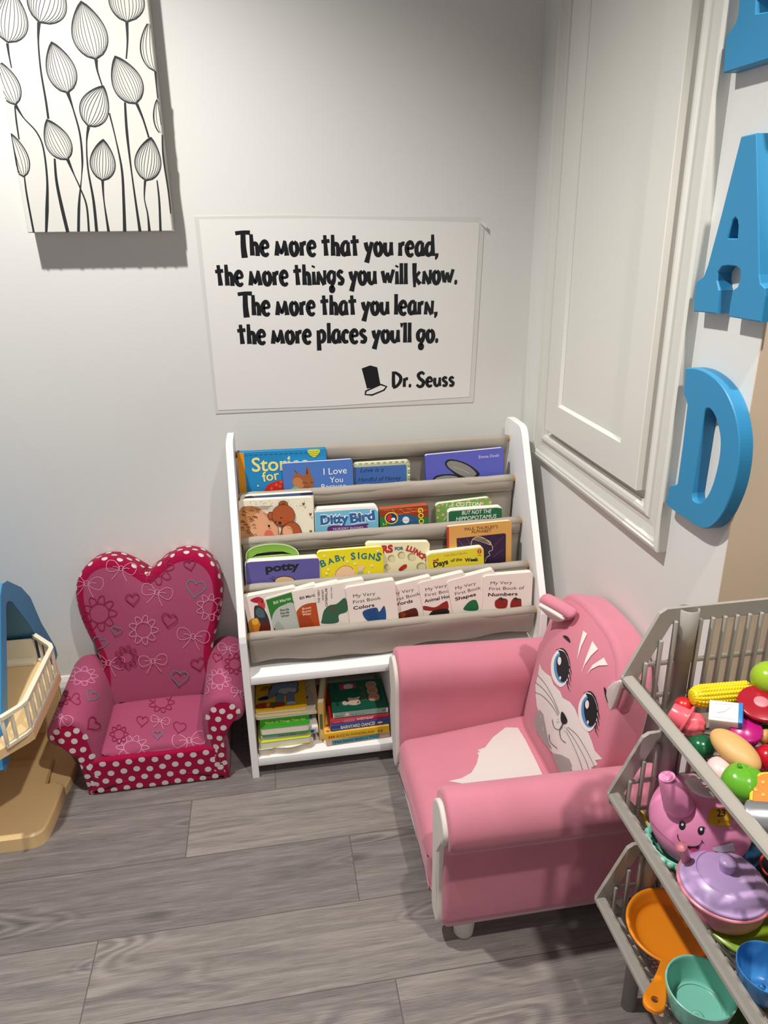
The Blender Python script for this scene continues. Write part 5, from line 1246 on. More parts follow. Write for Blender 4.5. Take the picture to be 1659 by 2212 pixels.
# ================================================================== DOLLHOUSE
rblu = mat('blue_toy_plastic', '3E8AB8', 0.4, 0.5, bump=(60, .03, .0008)); tanpl = mat('tan_toy_plastic', 'E6C48E', 0.45, 0.45, bump=(40, .03, .001)); crmpl = mat('cream_toy_plastic', 'E6DCC2', 0.4, 0.5)
def dollhouse():
    root = thing('toy_dollhouse', 'toy dollhouse with blue roof and cream balcony rail at the left edge', 'dollhouse', (-.70, 1.36, 0))
    # roof: bent slab open towards the balcony
    out = [(1.152, .205), (1.176, .262), (1.305, .478), (1.322, .491), (1.345, .486), (1.405, .442), (1.440, .402), (1.470, .325), (1.524, .232), (1.527, .212)]
    inn = [(1.508, .208), (1.484, .232), (1.449, .296), (1.398, .376), (1.348, .446), (1.335, .455), (1.322, .458), (1.312, .452), (1.199, .258), (1.178, .208)]
    x1 = -.518; xl = -.93
    m = M(); m.prism([out+inn], .40, rblu, (V((x1, 0, 0)), EY, EZ, EX), bev=.003); m.build('roof', root, local=False)
    # upper floor with the balcony
    m = M(); fl = [(-.93, 1.185), (-.522, 1.185), (-.520, 1.125), (-.475, 1.172), (-.468, 1.182), (-.467, 1.372), (-.474, 1.384), (-.522, 1.440), (-.93, 1.470)]
    m.prism([fl], .020, tanpl, (V((0, 0, .262)), EX, EY, EZ), bev=.002); m.build('upper_floor', root, local=False)
    m = M(); m.box((-.722, 1.428, .288), (.396, .006, .052), crmpl, .001); m.box((-.722, 1.416, .2665), (.396, .02, .009), crmpl, .002); m.build('back_wall', root, local=False, label='cream back wall')
    M().box((-.722, 1.510, .121), (.40, .010, .238), tanpl, .001).build('lower_back_wall', root, local=False)
    M().box((-.90, 1.335, .145), (.012, .33, .21), tanpl, .001).build('side_wall', root, local=False)
    # railing
    zt, zb_ = .3235, .262
    pth = [(-.500, 1.138), (-.497, 1.140), (-.476, 1.168), (-.4705, 1.182), (-.4705, 1.362), (-.476, 1.374), (-.520, 1.424)]
    m = M(); m.bar([(x, y, zt) for x, y in pth], .009, .007, crmpl); m.bar([(x, y, zb_+.003) for x, y in pth], .007, .006, crmpl); 
    rl = m.build('balcony_rail', root, local=False, label='cream balcony rail')
    for i in range(7):
        y = 1.182+i*.030; M().box((-.4705, y, (zt+zb_)/2), (.006, .008, zt-zb_-.006), crmpl, .001).build('baluster', rl, local=False)
    for x, y in ((-.498, 1.139), (-.487, 1.154), (-.492, 1.394), (-.508, 1.411)): M().box((x, y, (zt+zb_)/2), (.006, .006, zt-zb_-.006), crmpl, .001).build('baluster', rl, local=False)
    # yard slab with a stepped corner
    def rc(p, r=.018):
        return p
    sl = [(-.93, 1.168), (-.520, 1.1685), (-.509, 1.1700), (-.500, 1.1735), (-.494, 1.1785), (-.4895, 1.186), (-.4870, 1.196), (-.484, 1.24), (-.482, 1.305), (-.500, 1.318), (-.518, 1.316), (-.523, 1.395), (-.93, 1.44)]
    m = M(); m.prism([sl], .032, tanpl, (V((0, 0, .032)), EX, EY, EZ), bev=.004, smooth=True); m.build('yard_slab', root, local=False)
    st = [(-.515, 1.30), (-.484, 1.302), (-.478, 1.33), (-.475, 1.385), (-.488, 1.408), (-.560, 1.53), (-.93, 1.545), (-.93, 1.42), (-.53, 1.39)]
    m = M(); m.prism([st], .021, tanpl, (V((0, 0, .021)), EX, EY, EZ), bev=.003); m.build('yard_step', root, local=False)
dollhouse()

# ================================================================== STACKING BASKET RACK
gpl = mat('grey_rack_plastic', '9F9990', 0.35, 0.5, bump=(30, .02, .0008))
LX, YE, YN, ZLIP = .400, .690, .215, (.591, .414, .2315); BX = .730; HT = .0825; DEP = .058
def rack():
    root = thing('basket_rack', 'grey plastic three-tier stacking basket rack full of toy food, right foreground', 'rack', (.565, .45, 0))
    def at_(pts, y): return [(x, y, z) for x, z in pts]
    for zl_ in ZLIP:
        zt = zl_+HT; zf = zl_-DEP
        m = M()
        prof = [(LX, zl_), (LX+.038, zt), (BX, zt)]
        for y in (YE, YN): m.bar([(LX+.010, y, zf)]+at_(prof, y), .010, .017, gpl, up=(-.8, 0, .6)) if False else None
        # end rims: broad flat flange following the six-sided outline
        for y, sg in ((YE, 1), (YN, -1)):
            o = [(LX-.004, zl_+.002), (LX+.034, zt+.003), (LX+.042, zt+.008), (BX+.004, zt+.008), (BX+.004, zf-.003), (LX+.047, zf-.003), (LX-.001, zl_-.010)]
            i_ = [(LX+.0165, zl_+.0), (LX+.0495, zt-.0125), (LX+.055, zt-.0105), (BX-.012, zt-.0105), (BX-.012, zf+.007), (LX+.058, zf+.007)]
            m.prism([o, i_[::-1]], .007, gpl, (V((0, y-.004, 0)), EX, EZ, -EY), bev=.0015)
        # long rims
        m.prism([[(-.0075, -.001), (.003, -.005), (.0078, .002), (.0065, .0048), (.0035, .0060), (-.0045, .0052), (-.0070, .003)]], YE-YN, gpl, (V((LX+.002, YN, zl_)), EX, EZ, -EY), smooth=False)
        m.box((BX, (YE+YN)/2, zt), (.010, YE-YN, .018), gpl, .002)
        bk = m.build('basket', root, local=False)
        # slats: end walls
        for y, nm in ((YE-.004, 'end_slats'), (YN+.004, 'end_slats')):
            m = M(); sp = .0158
            for k in range(20):
                x = LX+.0215+k*sp
                if x > BX-.012: break
                top = zl_+.010+(x-LX-.0165)/.033*(HT-.022) if x < LX+.0495 else zt-.008
                top = min(top+.004, zt-.006)
                m.box((x, y-.002, (top+zf)/2), (.0044, .006, top-zf), gpl, .0011) if x > LX+.055 else m.box((x, y-.002, (top+zl_-(x-LX)*1.05)/2), (.0044, .006, max(.004, top-zl_+(x-LX)*1.05)), gpl, .0011)
            for zz in (zl_+.018, zl_-.028): m.box(((LX+.02+BX)/2, y+.0015, zz), (BX-LX-.03, .004, .0055), gpl, .0008)
            m.build(nm, bk, local=False)
        m = M(); n = int((YE-YN-.02)/.0158)
        for k in range(n):
            y = YN+.014+k*.0158; m.bar([(LX+.006, y, zl_-.002), (LX+.053, y, zf+.001)], .0042, .0044, gpl, up=(1, 0, .9))
        for q in (.5,): m.bar([(LX+.006+.047*q, YN+.006, zl_-.003-(DEP)*q), (LX+.006+.047*q, YE-.006, zl_-.003-DEP*q)], .004, .004, gpl)
        m.build('front_slats', bk, local=False)
        m = M()
        for k in range(n): y = YN+.014+k*.0158; m.box((BX, y, (zt+zf)/2), (.005, .0044, zt-zf-.01), gpl)
        m.box((BX, (YE+YN)/2, zl_), (.004, YE-YN-.01, .005), gpl); m.build('back_slats', bk, local=False)
        m = M()
        for k in range(n): y = YN+.014+k*.0158; m.box(((LX+.050+BX)/2, y, zf), (BX-LX-.052, .0085, .0035), gpl)
        for x in (.46, .56, .66): m.box((x, (YE+YN)/2, zf-.003), (.006, YE-YN-.008, .003), gpl)
        m.build('basket_floor', bk, local=False)
    zt = ZLIP[0]+HT
    for (x, y) in ((.470, YE-.002), (.680, YE-.002), (.470, YN+.002), (.680, YN+.002)):
        m = M(); m.lathe([(.0075, 0), (.0108, 0), (.0108, ZLIP[2]+HT+.006), (.0122, ZLIP[2]+HT+.007), (.0122, ZLIP[2]+HT-.05), (.0108, ZLIP[2]+HT-.051), (.0108, ZLIP[1]+HT-.05), (.0122, ZLIP[1]+HT-.05), (.0122, ZLIP[1]+HT+.007), (.0108, ZLIP[1]+HT+.008), (.0108, ZLIP[0]+HT-.06), (.0122, ZLIP[0]+HT-.06), (.0125, zt+.007), (.0112, zt+.0075), (.0100, zt+.006), (.0095, zt-.12), (0, zt-.12)], gpl, 24, XF((x, y, 0)))
        m.build('post', root, local=False)
rack()

# ================================================================== TOY FOOD AND DISHES
def pl(h, r=.3): return mat('toy_plastic_'+h, h, r, .5, bump=(70, .03, .0006))
def PP(px, py, z): return at(px, py, 2, z)
def sz(P, n): return n*(P-CAMP).dot(FW)/FPX
GT = 'toy food heaped in the top basket'
def facing(P, tilt=0.0, roll=0.0):
    """frame at P whose z axis turns towards the viewer's side by tilt from straight up"""
    d = (CAMP-P); d.z = 0; d.normalize(); ax = EZ.cross(d)
    return Matrix.Translation(P) @ Matrix.Rotation(tilt, 4, ax) @ Matrix.Rotation(roll, 4, 'Z')
def along(P, a, roll=0.0):
    """frame at P with its z axis along direction a"""
    q = V(a).to_track_quat('Z', 'Y'); return Matrix.Translation(P) @ q.to_matrix().to_4x4() @ Matrix.Rotation(roll, 4, 'Z')
ZT = ZLIP[0]-DEP+.002
# corn
P = PP(1562, 1500, .588); r = sz(P, 23)
t = thing('toy_corn', 'yellow toy corn cob with bumpy kernels, at the back of the top basket', 'toy food', P, GT)
m = M(); xf = along(P, (1, -.05, 0)); L_ = sz(P, 74)
prof = [(0, -L_), (r*.45, -L_*.985), (r*.75, -L_*.92), (r*.92, -L_*.75), (r, -L_*.4), (r, .2*L_), (r*.9, L_*.8), (r*.5, L_)]
m.lathe(smooth_open(prof, 4), pl('E3C61A'), 24, xf)
for j in range(20):
    zz = -L_*.93+j*L_*1.75/20; rr = r*(1 if zz > -L_*.6 else math.sqrt(max(.1, 1-((-L_*.6-zz)/(L_*.42))**2)))
    for k in range(16):
        a = 2*PI*k/16; m.ell((0, 0, 0), (r*.20, r*.17, r*.14), pl('E6CB1E'), xf @ Matrix.Rotation(a, 4, 'Z') @ Matrix.Translation((0, rr*.97, zz)), 7, 5)
m.build('cob', t, local=False)
# red pepper peeping behind the cupcake
P = PP(1477, 1524, .572); t = thing('toy_tomato', 'red toy tomato half hidden behind the pink cupcake in the top basket', 'toy food', P, GT)
M().ell((0, 0, 0), (sz(P, 20), sz(P, 20), sz(P, 18)), pl('C01E22'), XF(P)).build('body', t, local=False)
# pink cupcake lying on its side
P = PP(1482, 1556, .568); ax = (PP(1516, 1580, .562)-PP(1450, 1540, .572)).normalized(); u = sz(P, 1)
t = thing('toy_cupcake', 'coral-pink toy cupcake lying on its side by the front lip of the top basket', 'toy food', P, GT)
xf = along(P, ax); cp = pl('E0636F', .25)
M().lathe([(0, -36*u), (19*u, -36*u), (20.5*u, -34*u), (25*u, -4*u), (25*u, 0), (0, 0)], cp, 28, xf).build('cup', t, local=False)
M().lathe([(0, -3*u), (33*u, -3*u), (35*u, 0), (33*u, 3.5*u), (24*u, 4*u), (0, 4*u)], cp, 30, xf).build('rim', t, local=False)
M().ell((0, 0, 16*u), (27*u, 27*u, 25*u), cp, xf, 30, 18, fn=lambda d: 1+.05*math.sin(7*math.atan2(d.y, d.x)+5*d.z)+.03*math.sin(11*d.z+3*d.x)).build('icing', t, local=False)
# milk carton
P = PP(1564, 1548, .582); u = sz(P, 1); t = thing('toy_carton', 'white toy carton with a blue end, in the middle of the top basket', 'toy food', P, GT)
xf = XF(P, .35, -.16, -.62); cw = pl('E6DDD8', .35)
M().box((0, 0, 0), (58*u, 52*u, 40*u), cw, 2*u, xf).build('body', t, local=False)
M().box((33*u, 0, 0), (9*u, 53*u, 41*u), pl('2F7FC0', .3), 2*u, xf).build('end_cap', t, local=False, label='blue end')
m = M(); m.bar([(-20*u, -18*u, 20.3*u), (20*u, -18*u, 20.3*u), (20*u, 18*u, 20.3*u), (-20*u, 18*u, 20.3*u)], 1.6*u, 1.2*u, cw, closed=True, xf=xf)
m.tube([(-12*u, -6*u, 20.3*u), (0, -2*u, 21*u), (12*u, 10*u, 20.3*u)], 1.2*u, cw, 6, xf=xf); m.build('moulded_panel', t, local=False)
# big round red slice
P = PP(1645, 1520, .598); u = sz(P, 1); t = thing('toy_tomato_half', 'dark-red toy fruit half with a pale pink centre in the top basket', 'toy food', P, GT)
xf = facing(P, .30); 
M().lathe([(0, -26*u), (24*u, -24*u), (42*u, -12*u), (48*u, 0), (47*u, 3*u), (44*u, 4.5*u), (0, 4.5*u)], pl('A01426', .25), 40, xf).build('body', t, local=False)
M().lathe([(0, 5.4*u), (14*u, 5.3*u), (15*u, 4.2*u)], pl('C98088', .45), 24, xf @ Matrix.Translation((0, 2*u, 0))).build('centre', t, local=False, label='pale pink centre')
def ball(name, label, px, py, z, r, c, rz=1, parts='body', rough=.22, fn=None, rot=None):
    P = PP(px, py, z); u = sz(P, 1); t = thing(name, label, 'toy food', P, GT)
    M().ell((0, 0, 0), (r*u, r*u, r*u*rz), pl(c, rough), (XF(P) if rot is None else XF(P, *rot)), 32, 20, fn=fn).build(parts, t, local=False); return t, P, u
ball('toy_apple', 'lime-green toy apple at the right edge of the top basket', 1664, 1466, .612, 40, '93B428', .92, fn=lambda d: 1-.18*max(0, d.z-.8))
ball('toy_avocado', 'small dark-green toy vegetable behind the front lip of the top basket', 1512, 1612, .552, 28, '0F5A36', .85, fn=lambda d: 1+.12*d.x)
P = PP(1588, 1619, .574); u = sz(P, 1); t = thing('toy_bun', 'tan oval toy bread bun in the top basket', 'toy food', P, GT)
ax = (PP(1628, 1652, .565)-PP(1550, 1585, .570)).normalized()
M().ell((0, 0, 0), (36*u, 27*u, 62*u), pl('CFA265', .5), along(P, ax), 32, 24, fn=lambda d: 1-.06*max(0, d.y)).build('bun', t, local=False)
P = PP(1610, 1584, .572); u = sz(P, 1); t = thing('toy_cupcake', 'magenta ridged toy cupcake cup behind the tan bun', 'toy food', P, GT)
xf = facing(P, .35, .3); n = 40; m = M()
m.lathe([(0, -22*u), (24*u, -22*u), (33*u, 14*u), (31*u, 18*u), (0, 20*u)], pl('B31873', .3), 30, xf)
for k in range(30):
    a = 2*PI*k/30; m.tube([(24.3*u*math.cos(a), 24.3*u*math.sin(a), -22*u), (33.2*u*math.cos(a), 33.2*u*math.sin(a), 14*u)], .9*u, pl('B31873', .3), 5, xf=xf)
m.build('cup', t, local=False)
P = PP(1640, 1578, .572); u = sz(P, 1); t = thing('toy_croissant', 'tan segmented toy croissant beside the magenta cup in the top basket', 'toy food', P, GT)
m = M()
for k in range(7):
    q = (k-3)/3; rr = (20-9*abs(q)**1.5)*u; m.ell((q*46*u, -14*u*(1-q*q), 0), (11*u, rr, rr*.9), pl('C49450', .45), XF(P, 0, 0, -.9), 20, 12)
m.build('roll', t, local=False)
ball('toy_strawberry', 'red toy fruit at the right edge below the croissant in the top basket', 1660, 1640, .560, 30, 'B31224', 1.05)
P = PP(1562, 1668, .553); u = sz(P, 1); t = thing('toy_onion', 'pale pink ribbed toy onion between the bun and the front lip', 'toy food', P, GT)
m = M(); m.ell((0, 0, 0), (36*u, 36*u, 28*u), pl('E3BDB8', .35), XF(P, .3, .2, .5), 48, 20, fn=lambda d: 1+.012*math.sin(24*math.atan2(d.y, d.x))); m.build('body', t, local=False)
t, P, u = ball('toy_pepper', 'bright-green toy bell pepper in the front of the top basket', 1606, 1690, .566, 45, '5FA329', .82, fn=lambda d: 1+.03*math.cos(4*math.atan2(d.y, d.x)+.6)-.10*max(0, d.z-.75))
M().tube([P+V((-6*u, 6*u, 26*u)), P+V((-8*u, 8*u, 34*u)), P+V((-12*u, 8*u, 42*u))], [5*u, 4*u, 4.5*u], pl('4E8E22'), 10).build('stem', t, local=False)
P = PP(1655, 1725, .572); u = sz(P, 1); t = thing('toy_waffle', 'orange toy waffle slice with a yellow rind at the right edge of the top basket', 'toy food', P, GT)
xf = facing(P, .40, .2); tri_ = smooth_closed([(-58*u, -18*u), (-50*u, -30*u), (40*u, -10*u), (60*u, 30*u), (30*u, 52*u), (-10*u, 34*u)], 4)
fr = (V((0, 0, 0)), EX, EY, EZ); m = M(); m.prism([tri_], 16*u, pl('E8BF3E', .3), fr, bev=3*u); m.v = [xf @ v for v in m.v]; m.build('rind', t, local=False, label='yellow rind')
m = M(); m.prism([inset(tri_, 6*u)], 4*u, pl('DB7A1C', .3), (V((0, 0, 3*u)), EX, EY, EZ), bev=1.5*u)
for (a, b_) in ((-25, 0), (0, 8), (25, 10), (-5, 24), (20, 30)): m.ell((a*u, b_*u, 3*u), (5*u, 5*u, 2*u), pl('EFA540', .3), None, 10, 6)
m.v = [xf @ v for v in m.v]; m.build('filling', t, local=False)
P = PP(1672, 1775, .590); u = sz(P, 1); t = thing('toy_can', 'silver toy can at the right edge of the top basket', 'toy food', P, GT)
xf = along(P, (.55, -.55, .35)); sv = mat('silver_plastic', 'A9AAAB', .32, .5, metal=.75)
M().lathe([(0, -50*u), (38*u, -50*u), (42*u, -47*u), (42*u, -40*u), (40*u, -37*u), (40*u, 40*u), (42*u, 46*u), (38*u, 50*u), (0, 50*u)], sv, 40, xf).build('body', t, local=False)
ball('toy_broccoli', 'dark-green toy broccoli tucked behind the croissant in the top basket', 1664, 1588, .562, 24, '1E3A16', .9, rough=.5, fn=lambda d: 1+.10*math.sin(9*d.x+1)*math.sin(9*d.y)*math.sin(8*d.z))
ball('toy_plum', 'dark round toy food piece beneath the red fruit half in the top basket', 1628, 1548, .560, 30, '25202E', .9)
# ------------------------------------------------ middle basket
GM = 'toy dishes in the middle basket'
ZM = ZLIP[1]-DEP+.002
def lathe_thing(name, label, px, py, z, c, group, cat='toy dish'):
    P = PP(px, py, z); return thing(name, label, cat, P, group), P, sz(P, 1)
# smiling teapot
P = PP(1512, 1766, .420); u = sz(P, 1); t = thing('toy_teapot', 'bright-pink toy teapot with a smiling face in the middle basket', 'toy teapot', P, GM)
pk = pl('F093BE', .3); m = M()
xf = XF(P, 0, 0, 0)
m.lathe(smooth_open([(0, -70*u), (60*u, -70*u), (84*u, -62*u), (100*u, -30*u), (103*u, 0), (92*u, 34*u), (70*u, 58*u), (48*u, 68*u), (0, 72*u)], 5), pk, 48, xf); m.freeze()
z = Z1(4.3773, 1280, 1740); K = ink('1C1518', .4)
for cx, cy in ((849, 190), (1025, 238)):
    m.dpoly(circle(*z((cx, cy)), 7.2, 9.4, 22, .1), K, 3); m.dpoly(circle(*z((cx+2, cy-14)), 2.9, 3.6, 14), ink('EDE6E8', .4), 2)
for a in (((830, 158), (822, 150)), ((840, 153), (836, 142)), ((852, 152), (852, 140)), ((1040, 208), (1046, 196)), ((1050, 212), (1060, 202)), ((1055, 220), (1068, 214))): m.dline([z(p) for p in a], 1.2, K)
m.dline([z(p) for p in ((806, 270), (812, 310), (850, 355), (900, 382), (960, 388), (1010, 372), (1035, 340), (1032, 328))], 1.8, K); m.dline([z(p) for p in ((1028, 328), (1042, 345), (1055, 350))], 1.4, K)
m.dpoly([z(p) for p in ((895, 384), (960, 390), (1015, 372), (1000, 410), (960, 425), (915, 412))], K, 3); m.dpoly([z(p) for p in ((915, 404), (955, 398), (995, 408), (965, 424), (930, 420))], ink('D0305F', .4), 3)
tg = [(1100, 90), (1112, 45), (1165, 20), (1235, 35), (1290, 60), (1310, 190), (1240, 200), (1130, 190), (1090, 165)]
m.dpoly([z(p) for p in tg], ink('D9A21E', .4), 4)
vs, fs, wd = textmesh('123', .02); k = 112/wd
m.drape([z((1142+x*k, 105-y*k)) for x, y in vs], fs, ink('3A1A2A', .4)); m.dline([z(p) for p in ((1192, 140), (1194, 162), (1182, 166))], 1.2, K)
m.dpoly([z(p) for p in ((1130, 395), (1320, 345), (1345, 425), (1200, 440), (1140, 420))], ink('D9D3D6', .5), 4)
m.dline([z(p) for p in ((562, 150), (640, 245), (780, 365))], .8, ink('C24E86', .4))
m.build('body', t, local=False)
lid = PP(1519, 1698, .486); ul = sz(lid, 1)
M().lathe([(0, 8*ul), (30*ul, 6*ul), (37*ul, 2*ul), (38*ul, -3*ul), (0, -6*ul)], pl('DCC3C6', .3), 36, XF(lid, -.1, .12, 0)).build('lid', t, local=False, label='pale cream lid')
M().box(lid+V((2*ul, -8*ul, 8*ul)), (15*ul, 4*ul, 2*ul), pl('8E1F3A', .4), .6*ul).build('lid_button', t, local=False)
M().tube(smooth_open([tuple(PP(*q)) for q in ((1466, 1738, .456), (1459, 1721, .470), (1451, 1702, .484), (1442, 1686, .495), (1437, 1678, .4995))], 4), [r_*u for r_ in (32, 31, 30, 29, 28, 27, 26, 25, 24, 22.5, 21, 19.5, 18, 17, 16, 15.5, 15)], pk, 24).build('spout', t, local=False)
m = M(); sp0 = PP(1441, 1679, .4995); m.lathe([(9*u, -1*u), (15*u, 0), (17*u, 2*u), (14*u, 3*u), (8*u, -2*u)], pk, 20, along(sp0, (PP(1436, 1672, .504)-PP(1441, 1690, .492)))); m.build('spout_rim', t, local=False)
# mint bowl with scalloped edge under the teapot
P = PP(1476, 1836, .382); u = sz(P, 1); mint = pl('86CDB4', .28); t = thing('toy_bowl', 'mint-green toy bowl with a scalloped rim beneath the smiling teapot', 'toy dish', P, GM)
M().lathe([(0, -26*u), (44*u, -26*u), (60*u, -12*u), (72*u, 14*u), (76*u, 26*u), (73*u, 27*u), (68*u, 16*u), (56*u, -8*u), (40*u, -20*u), (0, -20*u)], mint, 48, XF(P)).build('bowl', t, local=False)
m = M()
for k in range(28):
    a = 2*PI*k/28; m.ell((74*u*math.cos(a), 74*u*math.sin(a), 18*u), (8.5*u, 8.5*u, 7*u), mint, XF(P), 10, 8)
m.build('scalloped_edge', t, local=False)
# yellow cutlery
for (a, b_, z0, nm, lab) in (((1385, 1752), (1420, 1820), .372, 'toy_fork', 'yellow toy cutlery handle leaning at the far end of the middle basket'), ((1408, 1818), (1440, 1850), .366, 'toy_spoon', 'yellow toy spoon under the mint bowl in the middle basket'), ((1440, 1862), (1462, 1905), .362, 'toy_straw', 'yellow-green toy stick by the front lip of the middle basket')):
    A, B = PP(*a, z0), PP(*b_, z0); t = thing(nm, lab, 'toy cutlery', A); u = sz(A, 1); c = pl('D9B62E' if nm != 'toy_straw' else 'B9C23A')
    M().tube([A, A.lerp(B, .5), B], [4.5*u, 3.2*u, 3*u], c, 10).build('handle', t, local=False)
    M().ell((0, 0, 0), (8*u, 8*u, 3*u), c, XF(B), 14, 8).build('tip', t, local=False)
# lilac-lidded teapot
P = PP(1560, 1925, .396); u = sz(P, 1); pk2 = pl('D98493', .35); lil = pl('BFA0CF', .32)
t = thing('toy_teapot', 'pink toy teapot with a big lilac lid in the middle basket', 'toy teapot', P, GM)
M().lathe(smooth_open([(0, -62*u), (42*u, -62*u), (62*u, -54*u), (84*u, -24*u), (90*u, 8*u), (88*u, 22*u), (0, 24*u)], 5), pk2, 48, XF(P)).build('body', t, local=False)
lp_ = P+EZ*(22*u)
M().lathe(smooth_open([(86*u, -2*u), (90*u, 1*u), (89*u, 6*u), (84*u, 10*u), (76*u, 22*u), (62*u, 32*u), (58.5*u, 32.5*u), (57*u, 31.5*u), (40*u, 37*u), (20*u, 40*u), (0, 41*u)], 3), lil, 56, XF(lp_)).build('lid', t, local=False, label='lilac lid')
M().lathe([(15*u, 38*u), (17*u, 58*u), (18.5*u, 62*u), (17*u, 66*u), (9*u, 68.5*u), (0, 69*u)], lil, 28, XF(lp_)).build('lid_knob', t, local=False)
M().tube([PP(1502, 1895, .392), PP(1487, 1870, .405), PP(1480, 1850, .424), PP(1474, 1832, .440), PP(1472, 1828, .443)], [16*u, 13*u, 10*u, 11*u, 13*u], pk2, 14).build('spout', t, local=False)
m = M(); hp = [PP(*p) for p in ((1625, 1965, .388), (1655, 1968, .388), (1674, 1990, .378), (1668, 2022, .366), (1640, 2022, .362), (1610, 2002, .366))]
m.tube(smooth_open([tuple(p) for p in hp], 5), 9*u, pk2, 12); m.build('handle', t, local=False)
# dark-blue bowl and red-rimmed dark cup at the right
P = PP(1628, 1862, .392); u = sz(P, 1); t = thing('toy_bowl', 'dark-blue toy bowl behind the lilac-lidded teapot', 'toy dish', P, GM)
M().lathe([(0, -16*u), (22*u, -16*u), (36*u, 6*u), (38*u, 14*u), (35*u, 14*u), (28*u, 0), (0, -8*u)], pl('1F4E77', .3), 32, XF(P, .2, 0, 0)).build('bowl', t, local=False)
P = PP(1668, 1880, .400); u = sz(P, 1); t = thing('toy_cup', 'black toy cup with a red rim at the right edge of the middle basket', 'toy dish', P, GM)
M().lathe([(0, -24*u), (22*u, -24*u), (28*u, 14*u), (26*u, 14*u), (20*u, -18*u), (0, -18*u)], pl('221A1C', .35), 32, XF(P, .3, 0, 0)).build('cup', t, local=False)
M().lathe([(26*u, 11*u), (30*u, 12*u), (31*u, 15*u), (28*u, 17*u), (26*u, 15*u)], pl('C2331E', .3), 32, XF(P, .3, 0, 0)).build('rim', t, local=False, label='red rim')
# plates
for k, (c, lab, rr) in enumerate((('C9C4C8', 'white toy plate at the bottom of the plate stack in the middle basket', 116), ('7FA83A', 'darker green toy plate in the middle of the plate stack', 110), ('94B32C', 'lime-green toy plate on top of the plate stack', 108))):
    P = PP(1618, 1984, .360+k*.0055); u = sz(P, 1); t = thing('toy_plate', lab, 'toy dish', P, 'plates stacked in the middle basket')
    M().lathe([(0, -3*u), (66*u, -3*u), (80*u, 2*u), (rr*u, 8*u), (rr*u, 11*u), (80*u, 5*u), (64*u, 1*u), (0, 1*u)], pl(c, .3), 56, XF(P)).build('plate', t, local=False)
    if k == 0:
        m = M()
        for q in range(44):
            a = 2*PI*q/44; m.box((98*u, 0, 10.5*u), (9*u, 7*u, .8*u), pl('B94A5A', .5), 0, XF(P) @ Matrix.Rotation(a, 4, 'Z'))
        m.build('checked_rim', t, local=False, label='red checked rim')
# blue cup
P = PP(1654, 2112, .404); u = sz(P, 1); bl = pl('3E86C4', .28); t = thing('toy_cup', 'blue toy teacup with a looped handle at the lower right', 'toy dish', P, GM)
M().lathe(smooth_open([(0, -50*u), (30*u, -50*u), (34*u, -46*u), (50*u, -24*u), (60*u, 8*u), (63*u, 30*u), (61*u, 31*u), (57*u, 10*u), (46*u, -20*u), (30*u, -40*u), (0, -43*u)], 4), bl, 48, XF(P)).build('cup', t, local=False)
hp = [(1648, 2130, .410), (1636, 2146, .398), (1634, 2168, .384), (1644, 2186, .374), (1658, 2180, .370)]
M().tube(smooth_open([tuple(PP(*p)-V((0, 0, 0))) for p in hp], 5), 6.5*u, bl, 10).build('handle', t, local=False)
P = PP(1662, 2196, .366); u = sz(P, 1); t = thing('toy_lemon', 'orange-yellow toy fruit at the bottom right corner of the frame', 'toy food', P)
M().ell((0, 0, 0), (24*u, 24*u, 24*u), pl('DB9A2A', .35), XF(P)).build('body', t, local=False)
# ------------------------------------------------ bottom basket
GB = 'toy cookware in the bottom basket'
ora = pl('EC8A14', .35)
P = PP(1443, 2010, .236); u = sz(P, 1); t = thing('toy_frying_pan', 'orange toy frying pan with a holed handle in the bottom basket', 'toy cookware', P, GB)
xf = facing(P, .10)
M().lathe(smooth_open([(0, -16*u), (56*u, -16*u), (68*u, -10*u), (82*u, 8*u), (88*u, 16*u), (88*u, 20*u), (82*u, 20*u), (70*u, 2*u), (58*u, -8*u), (0, -9*u)], 4), ora, 56, xf).build('pan', t, local=False)
A, B = PP(1436, 2090, .246), PP(1412, 2168, .256)
d = (B-A).normalized(); n = V((0, 0, 1)); sd = d.cross(n).normalized(); n = sd.cross(d); L_ = (B-A).length
hl = [(-.2*L_, 9*u), (.15*L_, 11*u), (.5*L_, 14*u), (.85*L_, 20*u), (1.05*L_, 19*u), (1.16*L_, 10*u), (1.18*L_, 0)]
ol = [(a, b_) for a, b_ in hl]+[(a, -b_) for a, b_ in hl[::-1][1:]]
ol = smooth_closed(ol, 3); hole = circle(.93*L_, 0, 10*u, 9*u, 20)
m = M(); m.prism([ol if area2(ol) > 0 else ol[::-1], hole[::-1]], 9*u, ora, (A+n*(4*u), d, sd*-1 if d.cross(sd).dot(n) < 0 else sd, n), bev=2*u, smooth=True); m.build('handle', t, local=False)
P = PP(1512, 2148, .256); u = sz(P, 1); t = thing('toy_pot', 'mint-green toy saucepan in front of the orange pan in the bottom basket', 'toy cookware', P, GB)
M().lathe(smooth_open([(0, -42*u), (52*u, -42*u), (60*u, -36*u), (68*u, -4*u), (73*u, 22*u), (73*u, 25*u), (69*u, 24*u), (63*u, -2*u), (54*u, -29*u), (46*u, -31*u), (44*u, -33*u), (0, -33*u)], 4), pl('8ED8C4', .25), 56, XF(P)).build('pot', t, local=False)
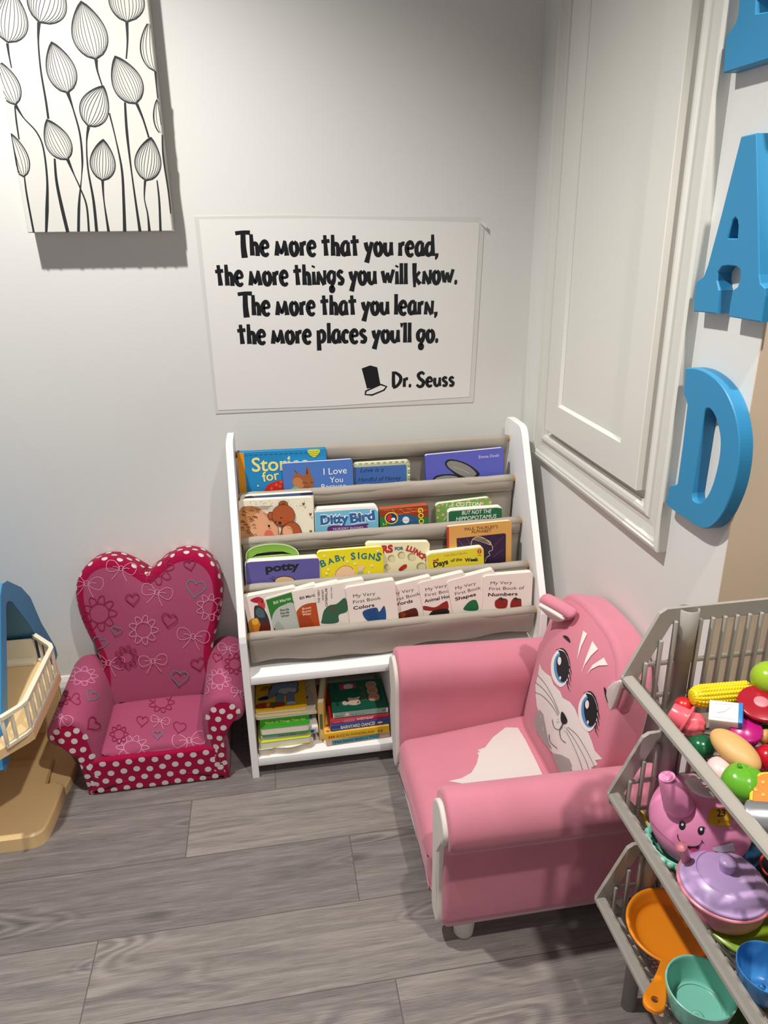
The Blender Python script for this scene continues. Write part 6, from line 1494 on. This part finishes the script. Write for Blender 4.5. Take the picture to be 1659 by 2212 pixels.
hd = PP(1506, 2200, .250); M().lathe([(6*u, -4*u), (12*u, -5*u), (15*u, 0), (12*u, 5*u), (6*u, 4*u), (4*u, 0), (6*u, -4*u)], pl('8ED8C4', .25), 24, facing(hd, .5)).build('handle', t, local=False)
# gingham sheet under the pans
def ginghammat():
    m = bpy.data.materials.new('gingham_paper'); m.use_nodes = True; nt = m.node_tree; b = nt.nodes['Principled BSDF']
    tc = nt.nodes.new('ShaderNodeTexCoord'); ck = nt.nodes.new('ShaderNodeTexBrick'); mp = nt.nodes.new('ShaderNodeMapping'); mp.inputs['Scale'].default_value = (190, 190, 190)
    nt.links.new(tc.outputs['Object'], mp.inputs[0]); nt.links.new(mp.outputs[0], ck.inputs['Vector'])
    ck.offset = 0; ck.inputs['Color1'].default_value = rgb('E3DCE2'); ck.inputs['Color2'].default_value = rgb('D9CBD4'); ck.inputs['Mortar'].default_value = rgb('A8566E'); ck.inputs['Mortar Size'].default_value = .12; ck.inputs['Brick Width'].default_value = 1; ck.inputs['Row Height'].default_value = 1; ck.inputs['Scale'].default_value = 1
    nt.links.new(ck.outputs['Color'], b.inputs['Base Color']); b.inputs['Roughness'].default_value = .6
    return m
gz = ZLIP[2]-DEP+.0025
t = thing('paper_sheet', 'red and white checked paper sheet lining the bottom basket', 'paper', (.50, .50, gz))
m = M(); nx, ny = 14, 18; vs = []
for i in range(nx+1):
    for j in range(ny+1): vs.append((.432+i*.15/nx, .37+j*.26/ny, gz+.001+.0012*math.sin(i*1.1+j*.7)+.0012))
m.add(vs, [(i*(ny+1)+j, (i+1)*(ny+1)+j, (i+1)*(ny+1)+j+1, i*(ny+1)+j+1) for i in range(nx) for j in range(ny)], ginghammat(), True); o = m.build('sheet', t, local=False)
P = PP(1592, 2196, .200); u = sz(P, 1); t = thing('toy_lettuce', 'dark-green leafy toy vegetable beside the mint saucepan in the bottom basket', 'toy food', P, GB)
M().ell((0, 0, 0), (34*u, 34*u, 26*u), pl('2A4A12', .5), XF(P), 32, 20, fn=lambda d: 1+.10*math.sin(8*math.atan2(d.y, d.x))*math.sin(6*d.z)).build('leaves', t, local=False)
